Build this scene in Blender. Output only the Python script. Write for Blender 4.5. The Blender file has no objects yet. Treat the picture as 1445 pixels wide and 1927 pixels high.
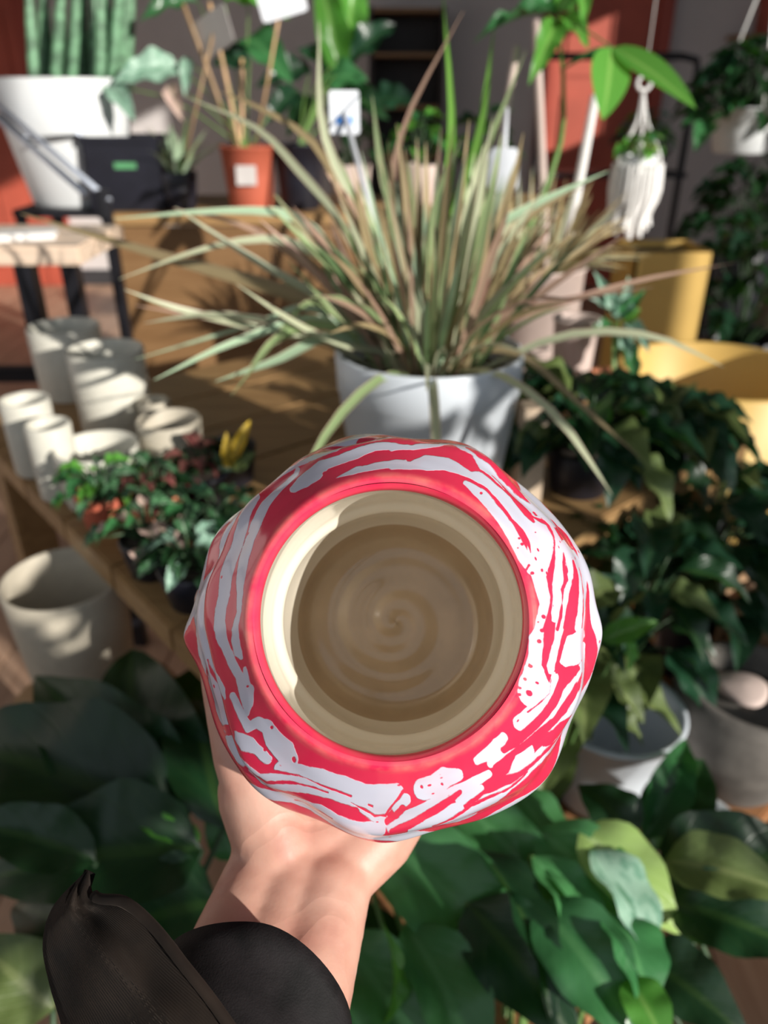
import bpy, math, random
import numpy as np
from mathutils import Vector, Matrix, noise as mnoise

# ------------------------------------------------------------------ camera, world, sun, exposure
SC = bpy.context.scene
COL = SC.collection
FPX, CXP, CYP = 1447.0, 722.5, 963.5
PITCH = math.radians(28.5)
CAM = Vector((0, 0, 1.38))
FWD = Vector((0, math.cos(PITCH), -math.sin(PITCH)))
UPV = Vector((0, math.sin(PITCH), math.cos(PITCH)))

cam_d = bpy.data.cameras.new('camera')
cam_d.sensor_fit = 'VERTICAL'
cam_d.sensor_height = 36.0
cam_d.lens = 36.0 * FPX / 1927.0
cam_d.clip_start = 0.01
cam_d.dof.use_dof = True
cam_d.dof.focus_distance = 0.245
cam_d.dof.aperture_fstop = cam_d.lens / 3.0
cam_o = bpy.data.objects.new('camera', cam_d)
COL.objects.link(cam_o)
cam_o.location = CAM
cam_o.rotation_euler = (math.radians(90) - PITCH, 0, 0)
SC.camera = cam_o

world = bpy.data.worlds.new('shop_daylight')
SC.world = world
world.use_nodes = True
world.node_tree.nodes['Background'].inputs[0].default_value = (0.80, 0.90, 1.0, 1)
world.node_tree.nodes['Background'].inputs[1].default_value = 0.62

SUNV = Vector((0.688, -0.665, 0.288)).normalized()
sun_d = bpy.data.lights.new('sun', 'SUN')
sun_d.energy = 5.6
sun_d.angle = math.radians(0.55)
sun_d.color = (1.0, 0.95, 0.87)
sun_o = bpy.data.objects.new('sun', sun_d)
COL.objects.link(sun_o)
sun_o.rotation_euler = SUNV.to_track_quat('Z', 'Y').to_euler()

SC.view_settings.view_transform = 'Standard'
SC.view_settings.look = 'None'
SC.view_settings.gamma = 1.0
SC.view_settings.use_curve_mapping = False
SC.view_settings.exposure = 0.0

R = random.Random(7)

# ------------------------------------------------------------------ helpers
def ray(px, py):
    return Vector((1, 0, 0)) * ((px - CXP) / FPX) + UPV * (-(py - CYP) / FPX) + FWD
def P(px, py, d):
    return CAM + ray(px, py) * d
def PZ(px, py, z):
    r = ray(px, py)
    return CAM + r * ((z - CAM.z) / r.z)
def PY(px, py, y):
    r = ray(px, py)
    return CAM + r * (y / r.y)
def depth(p):
    return (Vector(p) - CAM).dot(FWD)

MATS = {}
def nd(nt, t, **kw):
    n = nt.nodes.new(t)
    for k, v in kw.items():
        setattr(n, k, v)
    return n
def ramp(nt, pts, interp='LINEAR'):
    n = nt.nodes.new('ShaderNodeValToRGB')
    n.color_ramp.interpolation = interp
    el = n.color_ramp.elements
    while len(el) < len(pts):
        el.new(0.5)
    for e, (p, c) in zip(el, pts):
        e.position = p
        e.color = (*c, 1) if len(c) == 3 else c
    return n
def base_mat(name):
    m = bpy.data.materials.new(name)
    m.use_nodes = True
    nt = m.node_tree
    b = nt.nodes['Principled BSDF']
    MATS[name] = m
    return m, nt, b
def mat(name, col, rough=0.5, var=0.15, scale=20.0, bump=0.0, bscale=60.0, metal=0.0, coat=0.0, stretch=(1, 1, 1), spec=0.5):
    m, nt, b = base_mat(name)
    tc = nd(nt, 'ShaderNodeTexCoord')
    mp = nd(nt, 'ShaderNodeMapping')
    mp.inputs['Scale'].default_value = stretch
    nt.links.new(tc.outputs['Object'], mp.inputs[0])
    nz = nd(nt, 'ShaderNodeTexNoise')
    nz.inputs['Scale'].default_value = scale
    nz.inputs['Detail'].default_value = 5
    nt.links.new(mp.outputs[0], nz.inputs['Vector'])
    lo = tuple(c * (1 - var) for c in col)
    hi = tuple(min(1, c * (1 + var)) for c in col)
    rp = ramp(nt, [(0.3, lo), (0.7, hi)])
    nt.links.new(nz.outputs[0], rp.inputs[0])
    nt.links.new(rp.outputs[0], b.inputs['Base Color'])
    b.inputs['Roughness'].default_value = rough
    b.inputs['Metallic'].default_value = metal
    b.inputs['Coat Weight'].default_value = coat
    b.inputs['Specular IOR Level'].default_value = spec
    if bump:
        n2 = nd(nt, 'ShaderNodeTexNoise')
        n2.inputs['Scale'].default_value = bscale
        nt.links.new(mp.outputs[0], n2.inputs['Vector'])
        bp = nd(nt, 'ShaderNodeBump')
        bp.inputs['Strength'].default_value = bump
        bp.inputs['Distance'].default_value = 0.002
        nt.links.new(n2.outputs[0], bp.inputs['Height'])
        nt.links.new(bp.outputs[0], b.inputs['Normal'])
    return m
def wood(name, c1, c2, rough=0.5, axis=0, scale=6.0):
    m, nt, b = base_mat(name)
    tc = nd(nt, 'ShaderNodeTexCoord')
    mp = nd(nt, 'ShaderNodeMapping')
    s = [14.0, 14.0, 14.0]
    s[axis] = 1.2
    mp.inputs['Scale'].default_value = s
    nt.links.new(tc.outputs['Object'], mp.inputs[0])
    oi = nd(nt, 'ShaderNodeObjectInfo')
    ad = nd(nt, 'ShaderNodeVectorMath', operation='ADD')
    nt.links.new(mp.outputs[0], ad.inputs[0])
    sc = nd(nt, 'ShaderNodeVectorMath', operation='SCALE')
    sc.inputs[0].default_value = (31, 17, 23)
    nt.links.new(oi.outputs['Random'], sc.inputs['Scale'])
    nt.links.new(sc.outputs[0], ad.inputs[1])
    nz = nd(nt, 'ShaderNodeTexNoise')
    nz.inputs['Scale'].default_value = scale
    nz.inputs['Detail'].default_value = 6
    nz.inputs['Distortion'].default_value = 0.6
    nt.links.new(ad.outputs[0], nz.inputs['Vector'])
    rp = ramp(nt, [(0.3, c1), (0.5, tuple((a + d) / 2 for a, d in zip(c1, c2))), (0.72, c2)])
    nt.links.new(nz.outputs[0], rp.inputs[0])
    hs = nd(nt, 'ShaderNodeHueSaturation')
    mr = nd(nt, 'ShaderNodeMapRange')
    mr.inputs['To Min'].default_value = 0.82
    mr.inputs['To Max'].default_value = 1.15
    nt.links.new(oi.outputs['Random'], mr.inputs['Value'])
    nt.links.new(mr.outputs[0], hs.inputs['Value'])
    nt.links.new(rp.outputs[0], hs.inputs['Color'])
    nt.links.new(hs.outputs[0], b.inputs['Base Color'])
    b.inputs['Roughness'].default_value = rough
    bp = nd(nt, 'ShaderNodeBump')
    bp.inputs['Strength'].default_value = 0.15
    bp.inputs['Distance'].default_value = 0.001
    nt.links.new(nz.outputs[0], bp.inputs['Height'])
    nt.links.new(bp.outputs[0], b.inputs['Normal'])
    return m
def leafmat(name, body, rib, edge=None, rough=0.35, trans=0.25, tcol=None, veins=10.0, blotch=None, bl_amt=0.0, valvar=0.3):
    """leaf surface: midrib and side veins from the leaf's own UV (u across, v along)"""
    m, nt, b = base_mat(name)
    uv = nd(nt, 'ShaderNodeUVMap')
    sp = nd(nt, 'ShaderNodeSeparateXYZ')
    nt.links.new(uv.outputs[0], sp.inputs[0])
    ab = nd(nt, 'ShaderNodeMath', operation='SUBTRACT')
    ab.inputs[1].default_value = 0.5
    nt.links.new(sp.outputs[0], ab.inputs[0])
    aa = nd(nt, 'ShaderNodeMath', operation='ABSOLUTE')
    nt.links.new(ab.outputs[0], aa.inputs[0])
    pts = [(0.0, rib), (0.035, rib), (0.07, body), (0.40, body)]
    pts += [(0.47, edge if edge else body), (0.5, edge if edge else body)]
    rp = ramp(nt, pts)
    nt.links.new(aa.outputs[0], rp.inputs[0])
    # side veins
    ma = nd(nt, 'ShaderNodeMath', operation='MULTIPLY_ADD')
    ma.inputs[1].default_value = -0.7
    nt.links.new(aa.outputs[0], ma.inputs[0])
    nt.links.new(sp.outputs[1], ma.inputs[2])
    fr = nd(nt, 'ShaderNodeMath', operation='PINGPONG')
    fr.inputs[1].default_value = 0.5 / veins
    nt.links.new(ma.outputs[0], fr.inputs[0])
    vr = nd(nt, 'ShaderNodeMapRange')
    vr.inputs['From Max'].default_value = 0.10 / veins
    vr.inputs['To Min'].default_value = 0.35
    vr.inputs['To Max'].default_value = 0.0
    nt.links.new(fr.outputs[0], vr.inputs['Value'])
    mx = nd(nt, 'ShaderNodeMixRGB')
    nt.links.new(vr.outputs[0], mx.inputs[0])
    nt.links.new(rp.outputs[0], mx.inputs[1])
    mx.inputs[2].default_value = (*rib, 1)
    out = mx
    tc = nd(nt, 'ShaderNodeTexCoord')
    nz = nd(nt, 'ShaderNodeTexNoise')
    nz.inputs['Scale'].default_value = 3.5
    nz.inputs['Detail'].default_value = 4
    nt.links.new(tc.outputs['Object'], nz.inputs['Vector'])
    if blotch:
        br = ramp(nt, [(0.5 - bl_amt * 0.2, (0, 0, 0)), (0.58 - bl_amt * 0.2, (1, 1, 1))])
        nz2 = nd(nt, 'ShaderNodeTexNoise')
        nz2.inputs['Scale'].default_value = 7
        nz2.inputs['Detail'].default_value = 3
        nt.links.new(tc.outputs['Object'], nz2.inputs['Vector'])
        nt.links.new(nz2.outputs[0], br.inputs[0])
        m2 = nd(nt, 'ShaderNodeMixRGB')
        nt.links.new(br.outputs[0], m2.inputs[0])
        nt.links.new(out.outputs[0], m2.inputs[1])
        m2.inputs[2].default_value = (*blotch, 1)
        out = m2
    oi = nd(nt, 'ShaderNodeObjectInfo')
    hs = nd(nt, 'ShaderNodeHueSaturation')
    mr = nd(nt, 'ShaderNodeMapRange')
    mr.inputs['To Min'].default_value = 1 - valvar
    mr.inputs['To Max'].default_value = 1 + valvar
    nt.links.new(oi.outputs['Random'], mr.inputs['Value'])
    nt.links.new(mr.outputs[0], hs.inputs['Value'])
    nt.links.new(out.outputs[0], hs.inputs['Color'])
    nt.links.new(hs.outputs[0], b.inputs['Base Color'])
    b.inputs['Roughness'].default_value = rough
    bp = nd(nt, 'ShaderNodeBump')
    bp.inputs['Strength'].default_value = 0.25
    bp.inputs['Distance'].default_value = 0.002
    bp.invert = True
    nt.links.new(vr.outputs[0], bp.inputs['Height'])
    nt.links.new(bp.outputs[0], b.inputs['Normal'])
    tr = nd(nt, 'ShaderNodeBsdfTranslucent')
    if tcol:
        tr.inputs[0].default_value = (*tcol, 1)
    else:
        nt.links.new(hs.outputs[0], tr.inputs[0])
    ms = nd(nt, 'ShaderNodeMixShader')
    ms.inputs[0].default_value = trans
    nt.links.new(b.outputs[0], ms.inputs[1])
    nt.links.new(tr.outputs[0], ms.inputs[2])
    nt.links.new(ms.outputs[0], nt.nodes['Material Output'].inputs[0])
    return m

def thing(name, label, cat, loc=(0, 0, 0), group=None):
    o = bpy.data.objects.new(name, None)
    o.empty_display_size = 0.02
    COL.objects.link(o)
    o.location = loc
    o['label'] = label
    o['category'] = cat
    if group:
        o['group'] = group
    return o
def tag(o, label, cat, group=None):
    o['label'] = label
    o['category'] = cat
    if group:
        o['group'] = group
    return o
def struct(o, label=None):
    o['kind'] = 'structure'
    if label:
        o['label'] = label
    return o
def link(name, me, m, parent=None, label=None, M=None):
    """an object whose mesh (or matrix M) is given in world space"""
    o = bpy.data.objects.new(name, me)
    COL.objects.link(o)
    if m is not None and not me.materials:
        me.materials.append(m if not isinstance(m, str) else MATS[m])
    elif m is not None:
        mm = m if not isinstance(m, str) else MATS[m]
        if me.materials[0] is not mm:
            o.material_slots[0].link = 'OBJECT'
            o.material_slots[0].material = mm
    if M is not None:
        o.matrix_basis = M
    if parent is not None:
        o.parent = parent
        if parent.type == 'EMPTY':
            o.matrix_parent_inverse = Matrix.Translation(-Vector(parent.location))
    if label:
        o['label'] = label
    return o
def mesh(name, V, F, smooth=True, uvs=None):
    me = bpy.data.meshes.new(name)
    me.from_pydata([tuple(v) for v in V], [], F)
    if smooth:
        me.polygons.foreach_set('use_smooth', [True] * len(me.polygons))
    if uvs is not None:
        uv = me.uv_layers.new(name='UVMap')
        li = np.zeros(len(me.loops), dtype=np.int32)
        me.loops.foreach_get('vertex_index', li)
        uv.data.foreach_set('uv', np.asarray(uvs, dtype=np.float32)[li].ravel())
    me.update()
    return me
def box_mesh(c, s, rz=0.0, bev=0.0, rx=0.0, ry=0.0, name='box'):
    import bmesh
    bm = bmesh.new()
    bmesh.ops.create_cube(bm, size=1.0)
    bmesh.ops.scale(bm, vec=s, verts=bm.verts)
    if bev:
        bmesh.ops.bevel(bm, geom=bm.edges[:], offset=bev, segments=2, affect='EDGES')
    M = Matrix.Translation(c) @ Matrix.Rotation(rz, 4, 'Z') @ Matrix.Rotation(rx, 4, 'X') @ Matrix.Rotation(ry, 4, 'Y')
    bm.transform(M)
    me = bpy.data.meshes.new(name)
    bm.to_mesh(me)
    bm.free()
    return me
def frame_from(axis, hint=(0, 0, 1)):
    z = Vector(axis).normalized()
    x = Vector(hint).cross(z)
    if x.length < 1e-4:
        x = Vector((1, 0, 0)).cross(z)
    x.normalize()
    return x, z.cross(x), z
def lathe_mesh(profile, c, seg=40, axis=(0, 0, 1), name='lathe', wob=0.0):
    """profile: list of (radius, height along axis)"""
    x, y, z = frame_from(axis, (0, 1, 0.01))
    c = Vector(c)
    V, F = [], []
    n = len(profile)
    for j in range(seg):
        a = 2 * math.pi * j / seg
        d = x * math.cos(a) + y * math.sin(a)
        for r, h in profile:
            V.append(c + d * (r * (1 + wob * math.sin(3 * a + h * 40))) + z * h)
    for j in range(seg):
        k = (j + 1) % seg
        for i in range(n - 1):
            if profile[i][0] < 1e-6 and profile[i + 1][0] < 1e-6:
                continue
            F.append((j * n + i, k * n + i, k * n + i + 1, j * n + i + 1))
    return mesh(name, V, F)
def catmull(pts, n):
    pts = [Vector(p) for p in pts]
    if len(pts) == 2:
        return [pts[0].lerp(pts[1], i / (n - 1)) for i in range(n)]
    ext = [pts[0] * 2 - pts[1]] + pts + [pts[-1] * 2 - pts[-2]]
    out = []
    m = len(pts) - 1
    for i in range(n):
        t = i / (n - 1) * m
        k = min(int(t), m - 1)
        u = t - k
        p0, p1, p2, p3 = ext[k:k + 4]
        out.append(0.5 * ((2 * p1) + (p2 - p0) * u + (2 * p0 - 5 * p1 + 4 * p2 - p3) * u * u + (3 * p1 - p0 - 3 * p2 + p3) * u ** 3))
    return out
def tube_mesh(pts, rad, seg=8, n=None, name='tube', cap=True, close_ends=None):
    pts = catmull(pts, n) if n else [Vector(p) for p in pts]
    m = len(pts)
    rads = rad if isinstance(rad, (list, tuple)) else [rad] * m
    if len(rads) != m:
        rads = list(np.interp(np.linspace(0, 1, m), np.linspace(0, 1, len(rads)), rads))
    V, F = [], []
    x = None
    for i in range(m):
        t = (pts[min(i + 1, m - 1)] - pts[max(i - 1, 0)]).normalized()
        if x is None:
            x = t.orthogonal().normalized()
        x = (x - t * x.dot(t)).normalized()
        y = t.cross(x)
        for j in range(seg):
            a = 2 * math.pi * j / seg
            V.append(pts[i] + (x * math.cos(a) + y * math.sin(a)) * rads[i])
    for i in range(m - 1):
        for j in range(seg):
            k = (j + 1) % seg
            F.append((i * seg + j, i * seg + k, (i + 1) * seg + k, (i + 1) * seg + j))
    if cap:
        F.append(tuple(range(seg - 1, -1, -1)))
        F.append(tuple((m - 1) * seg + j for j in range(seg)))
    return mesh(name, V, F)
def join_meshes(name, mes):
    V, F = [], []
    sm = []
    for me in mes:
        o = len(V)
        V += [v.co.copy() for v in me.vertices]
        for p in me.polygons:
            F.append(tuple(i + o for i in p.vertices))
            sm.append(p.use_smooth)
        bpy.data.meshes.remove(me)
    me = mesh(name, V, F)
    me.polygons.foreach_set('use_smooth', sm)
    return me

# leaf shapes: unit length along +Y, unit width, shared by every leaf of that kind
LEAF = {}
def width_fn(kind, t):
    if kind == 'lance':
        return math.sin(math.pi * min(1, t ** 0.75)) ** 0.8 if 0 < t < 1 else 0
    if kind == 'ovate':
        return (math.sin(math.pi * t ** 0.62) ** 0.85) if 0 < t < 1 else 0
    if kind == 'heart':
        return (math.sin(math.pi * t ** 0.45) ** 0.7) if 0 < t < 1 else 0
    if kind == 'obovate':
        return (math.sin(math.pi * t ** 1.35) ** 0.8) if 0 < t < 1 else 0
    return 1
def unit_leaf(kind, droop=0.15, fold=0.15, wave=0.03, nv=14, nu=6):
    key = (kind, droop, fold, wave)
    if key in LEAF:
        return LEAF[key]
    V, F, UV = [], [], []
    for i in range(nv + 1):
        t = i / nv
        w = max(0.012, width_fn(kind, t)) * 0.5
        zc = droop * (0.25 - (t - 0.5) ** 2) * 4 * 0.5 - droop * t * t * 0.5
        for j in range(nu + 1):
            u = j / nu * 2 - 1
            x = u * w
            z = zc + abs(u) * w * fold * 2 + wave * math.sin(t * 17 + u * 2) * abs(u) * w * 4
            V.append((x, t, z))
            UV.append((j / nu, t))
    for i in range(nv):
        for j in range(nu):
            a = i * (nu + 1) + j
            F.append((a, a + 1, a + nu + 2, a + nu + 1))
    me = mesh('leaf_' + kind, V, F, True, UV)
    LEAF[key] = me
    return me
def leaf(parent, base, tip, width, m, kind='ovate', up=(0, 0, 1), droop=0.15, fold=0.15, wave=0.03, name='leaf', label=None):
    base, tip = Vector(base), Vector(tip)
    y = tip - base
    L = y.length
    y = y / L
    z = Vector(up) - y * Vector(up).dot(y)
    if z.length < 1e-3:
        z = y.orthogonal()
    z.normalize()
    x = y.cross(z)
    M = Matrix(((x.x * width, y.x * L, z.x * L, base.x), (x.y * width, y.y * L, z.y * L, base.y), (x.z * width, y.z * L, z.z * L, base.z), (0, 0, 0, 1)))
    me = unit_leaf(kind, droop, fold, wave)
    if not me.materials:
        me.materials.append(None)
    o = link(name, me, None, parent, label, M)
    o.material_slots[0].link = 'OBJECT'
    o.material_slots[0].material = MATS[m]
    return o
def blade_mesh(pts, w, n=12, fold=0.35, up=(0, 0, 1), taper=0.55, name='blade'):
    c = catmull(pts, n)
    V, F, UV = [], [], []
    for i in range(n):
        t = i / (n - 1)
        tg = (c[min(i + 1, n - 1)] - c[max(i - 1, 0)]).normalized()
        s = tg.cross(Vector(up))
        if s.length < 0.05:
            s = tg.cross(Vector((0, 1, 0.3)))
        s.normalize()
        nn = s.cross(tg)
        ww = w * 0.5 * (min(1.0, 0.55 + t * 1.5) if t < taper else max(0.06, (1 - ((t - taper) / (1 - taper)) ** 1.8)))
        for k, u in enumerate((-1, 0, 1)):
            V.append(c[i] + s * (u * ww) + nn * (abs(u) * ww * fold))
            UV.append((k / 2, t))
    for i in range(n - 1):
        for k in range(2):
            a = i * 3 + k
            F.append((a, a + 1, a + 4, a + 3))
    return mesh(name, V, F, True, UV)

# ------------------------------------------------------------------ materials
wood('oak', (0.26, 0.145, 0.058), (0.40, 0.245, 0.105), 0.5)
wood('warm_plywood', (0.22, 0.115, 0.045), (0.30, 0.17, 0.075), 0.55, axis=0, scale=3)
wood('pale_wood', (0.62, 0.47, 0.34), (0.78, 0.62, 0.46), 0.55, axis=2)
wood('bench_pine', (0.66, 0.50, 0.38), (0.80, 0.64, 0.50), 0.5)
wood('floor_wood', (0.40, 0.25, 0.17), (0.56, 0.37, 0.26), 0.45, axis=1, scale=3)
wood('crate_wood', (0.30, 0.185, 0.10), (0.42, 0.27, 0.16), 0.55)
wood('low_table_wood', (0.30, 0.13, 0.055), (0.44, 0.22, 0.10), 0.5)
mat('wall_grey', (0.60, 0.56, 0.55), 0.85, 0.05, 3)
mat('ceiling_paint', (0.30, 0.29, 0.28), 0.9, 0.05, 3)
mat('frame_dark', (0.04, 0.04, 0.045), 0.5, 0.1)
mat('door_red', (0.44, 0.085, 0.05), 0.55, 0.12, 4)
mat('door_trim', (0.36, 0.055, 0.03), 0.5, 0.1, 4)
mat('black_metal', (0.012, 0.012, 0.016), 0.4, 0.2)
mat('black_plastic', (0.012, 0.012, 0.02), 0.45, 0.2)
mat('dark_shelf', (0.03, 0.022, 0.02), 0.6, 0.2)
mat('chrome', (0.70, 0.76, 0.88), 0.3, 0.02, metal=0.35)  # pale blue base stands in for the sky's reflection
mat('white_ceramic', (0.74, 0.76, 0.77), 0.38, 0.03, 8)
mat('blue_white_ceramic', (0.66, 0.71, 0.77), 0.35, 0.03, 8)
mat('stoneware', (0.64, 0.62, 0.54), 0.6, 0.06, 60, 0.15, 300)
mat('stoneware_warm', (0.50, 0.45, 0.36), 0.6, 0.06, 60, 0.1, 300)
mat('grey_stone', (0.15, 0.135, 0.12), 0.9, 0.45, 18, 0.5, 40)
mat('terracotta', (0.48, 0.11, 0.06), 0.7, 0.12, 12)
mat('orange_clay', (0.80, 0.30, 0.16), 0.6, 0.1, 12)
mat('pink_clay', (0.62, 0.49, 0.44), 0.75, 0.1, 14)
mat('mustard', (0.66, 0.43, 0.12), 0.5, 0.08, 6)
mat('soil', (0.035, 0.025, 0.018), 0.95, 0.5, 90, 0.6, 120)
mat('cotton', (0.84, 0.82, 0.80), 0.9, 0.06, 80, 0.4, 200)
mat('tag_white', (0.84, 0.87, 0.93), 0.4, 0.03)
mat('tag_blue', (0.08, 0.30, 0.80), 0.4, 0.1)
mat('tag_green', (0.10, 0.32, 0.14), 0.5, 0.2)
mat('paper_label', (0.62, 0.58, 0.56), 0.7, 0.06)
mat('bamboo', (0.60, 0.38, 0.20), 0.5, 0.2, 30)
mat('bamboo_brown', (0.36, 0.23, 0.12), 0.5, 0.2, 30)
mat('stem_green', (0.13, 0.24, 0.06), 0.5, 0.2, 30)
mat('stem_dark', (0.035, 0.08, 0.03), 0.5, 0.2, 30)
mat('straw', (0.46, 0.36, 0.18), 0.8, 0.3, 60)
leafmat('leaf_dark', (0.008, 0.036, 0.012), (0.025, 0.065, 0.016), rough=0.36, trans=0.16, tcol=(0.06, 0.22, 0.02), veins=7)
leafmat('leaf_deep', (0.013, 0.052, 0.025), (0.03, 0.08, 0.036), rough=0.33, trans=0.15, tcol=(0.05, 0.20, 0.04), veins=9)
leafmat('leaf_mid', (0.045, 0.175, 0.06), (0.08, 0.25, 0.09), rough=0.28, trans=0.22, tcol=(0.10, 0.40, 0.05), veins=9)
leafmat('leaf_gloss', (0.075, 0.25, 0.085), (0.12, 0.34, 0.13), rough=0.26, trans=0.25, tcol=(0.15, 0.5, 0.06), veins=9)
leafmat('leaf_bright', (0.10, 0.33, 0.05), (0.22, 0.46, 0.10), rough=0.35, trans=0.35, tcol=(0.26, 0.62, 0.06), veins=9)
leafmat('leaf_lime', (0.34, 0.50, 0.15), (0.46, 0.62, 0.25), rough=0.35, trans=0.3, tcol=(0.5, 0.7, 0.15), veins=8)
leafmat('leaf_silver', (0.17, 0.34, 0.24), (0.09, 0.22, 0.13), rough=0.4, trans=0.2, veins=7, blotch=(0.30, 0.47, 0.36), bl_amt=0.4)
leafmat('leaf_olive', (0.12, 0.17, 0.05), (0.20, 0.25, 0.09), rough=0.45, trans=0.2, veins=8)
leafmat('leaf_yellow', (0.62, 0.42, 0.04), (0.70, 0.55, 0.15), rough=0.4, trans=0.2, veins=8)
leafmat('leaf_pink', (0.62, 0.44, 0.38), (0.55, 0.5, 0.35), edge=(0.7, 0.5, 0.42), rough=0.5, trans=0.25, veins=8)
leafmat('leaf_fittonia', (0.05, 0.15, 0.06), (0.42, 0.55, 0.40), rough=0.4, trans=0.15, veins=5)
leafmat('leaf_redveined', (0.16, 0.06, 0.05), (0.45, 0.12, 0.12), rough=0.4, trans=0.15, veins=5)
mat('spear_green', (0.12, 0.25, 0.14), 0.45, 0.55, 30, stretch=(1, 1, 1.6))
leafmat('grass_green', (0.25, 0.36, 0.16), (0.42, 0.48, 0.26), edge=(0.50, 0.36, 0.27), rough=0.4, trans=0.2, veins=1)
leafmat('grass_cream', (0.50, 0.55, 0.36), (0.62, 0.64, 0.46), edge=(0.62, 0.42, 0.34), rough=0.4, trans=0.2, veins=1)
leafmat('grass_mint', (0.36, 0.52, 0.34), (0.55, 0.66, 0.48), edge=(0.66, 0.60, 0.44), rough=0.4, trans=0.2, veins=1)
leafmat('grass_pink', (0.42, 0.27, 0.20), (0.46, 0.38, 0.25), edge=(0.52, 0.26, 0.22), rough=0.45, trans=0.2, veins=1)
leafmat('grass_tan', (0.36, 0.28, 0.15), (0.44, 0.36, 0.20), edge=(0.35, 0.22, 0.12), rough=0.5, trans=0.2, veins=1)
leafmat('grass_bright', (0.16, 0.38, 0.06), (0.30, 0.50, 0.14), rough=0.4, trans=0.3, veins=1)
leafmat('grass_dark', (0.07, 0.13, 0.05), (0.12, 0.19, 0.08), edge=(0.18, 0.12, 0.08), rough=0.4, trans=0.2, veins=1)

def glaze_mat():
    m, nt, b = base_mat('marbled_glaze')
    at = nd(nt, 'ShaderNodeAttribute')
    at.attribute_name = 'glaze'
    tc = nd(nt, 'ShaderNodeTexCoord')
    nz = nd(nt, 'ShaderNodeTexNoise')
    nz.inputs['Scale'].default_value = 420
    nz.inputs['Detail'].default_value = 4
    nt.links.new(tc.outputs['Object'], nz.inputs['Vector'])
    nb = nd(nt, 'ShaderNodeTexNoise')
    nb.inputs['Scale'].default_value = 130
    nb.inputs['Detail'].default_value = 3
    nt.links.new(tc.outputs['Object'], nb.inputs['Vector'])
    j1 = nd(nt, 'ShaderNodeMath', operation='MULTIPLY_ADD')
    j1.inputs[1].default_value = 3.0
    nt.links.new(nz.outputs[0], j1.inputs[0])
    nt.links.new(at.outputs['Fac'], j1.inputs[2])
    j2 = nd(nt, 'ShaderNodeMath', operation='MULTIPLY_ADD')
    j2.inputs[1].default_value = 4.0
    nt.links.new(nb.outputs[0], j2.inputs[0])
    nt.links.new(j1.outputs[0], j2.inputs[2])
    edge = nd(nt, 'ShaderNodeMapRange')
    edge.inputs['From Min'].default_value = 2.9
    edge.inputs['From Max'].default_value = 4.1
    nt.links.new(j2.outputs[0], edge.inputs['Value'])
    # thin places let the red show through; pinholes
    thin = nd(nt, 'ShaderNodeTexNoise')
    thin.inputs['Scale'].default_value = 48
    thin.inputs['Detail'].default_value = 2
    nt.links.new(tc.outputs['Object'], thin.inputs['Vector'])
    tr = nd(nt, 'ShaderNodeMapRange')
    tr.inputs['From Min'].default_value = 0.52
    tr.inputs['From Max'].default_value = 0.78
    tr.inputs['To Max'].default_value = 0.45
    nt.links.new(thin.outputs[0], tr.inputs['Value'])
    white = nd(nt, 'ShaderNodeMixRGB')
    nt.links.new(tr.outputs[0], white.inputs[0])
    white.inputs[1].default_value = (0.71, 0.71, 0.84, 1)
    white.inputs[2].default_value = (0.78, 0.40, 0.48, 1)
    vo = nd(nt, 'ShaderNodeTexVoronoi')
    vo.inputs['Scale'].default_value = 210
    nt.links.new(tc.outputs['Object'], vo.inputs['Vector'])
    dot = nd(nt, 'ShaderNodeMapRange')
    dot.inputs['From Min'].default_value = 0.10
    dot.inputs['From Max'].default_value = 0.16
    dot.inputs['To Min'].default_value = 1.0
    dot.inputs['To Max'].default_value = 0.0
    nt.links.new(vo.outputs['Distance'], dot.inputs['Value'])
    gate = nd(nt, 'ShaderNodeMath', operation='GREATER_THAN')
    gate.inputs[1].default_value = 0.56
    nt.links.new(thin.outputs[0], gate.inputs[0])
    dg = nd(nt, 'ShaderNodeMath', operation='MULTIPLY')
    nt.links.new(dot.outputs[0], dg.inputs[0])
    nt.links.new(gate.outputs[0], dg.inputs[1])
    keep = nd(nt, 'ShaderNodeMath', operation='SUBTRACT')
    keep.use_clamp = True
    nt.links.new(edge.outputs[0], keep.inputs[0])
    nt.links.new(dg.outputs[0], keep.inputs[1])
    red = nd(nt, 'ShaderNodeMixRGB')
    nt.links.new(nb.outputs[0], red.inputs[0])
    red.inputs[1].default_value = (0.80, 0.026, 0.085, 1)
    red.inputs[2].default_value = (0.88, 0.040, 0.105, 1)
    # lip: highlight along the ridge painted in as peach
    lip = nd(nt, 'ShaderNodeAttribute')
    lip.attribute_name = 'lip'
    lm = nd(nt, 'ShaderNodeMath', operation='MULTIPLY')
    nt.links.new(lip.outputs['Fac'], lm.inputs[0])
    lr = nd(nt, 'ShaderNodeMapRange')
    lr.inputs['From Min'].default_value = 0.35
    lr.inputs['From Max'].default_value = 0.7
    lr.inputs['To Max'].default_value = 0.75
    nt.links.new(nb.outputs[0], lr.inputs['Value'])
    nt.links.new(lr.outputs[0], lm.inputs[1])
    red2 = nd(nt, 'ShaderNodeMixRGB')
    nt.links.new(lm.outputs[0], red2.inputs[0])
    nt.links.new(red.outputs[0], red2.inputs[1])
    red2.inputs[2].default_value = (0.80, 0.26, 0.20, 1)
    fin = nd(nt, 'ShaderNodeMixRGB')
    nt.links.new(keep.outputs[0], fin.inputs[0])
    nt.links.new(red2.outputs[0], fin.inputs[1])
    nt.links.new(white.outputs[0], fin.inputs[2])
    nt.links.new(fin.outputs[0], b.inputs['Base Color'])
    b.inputs['Roughness'].default_value = 0.16
    b.inputs['Coat Weight'].default_value = 0.35
    b.inputs['Coat Roughness'].default_value = 0.06
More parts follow.
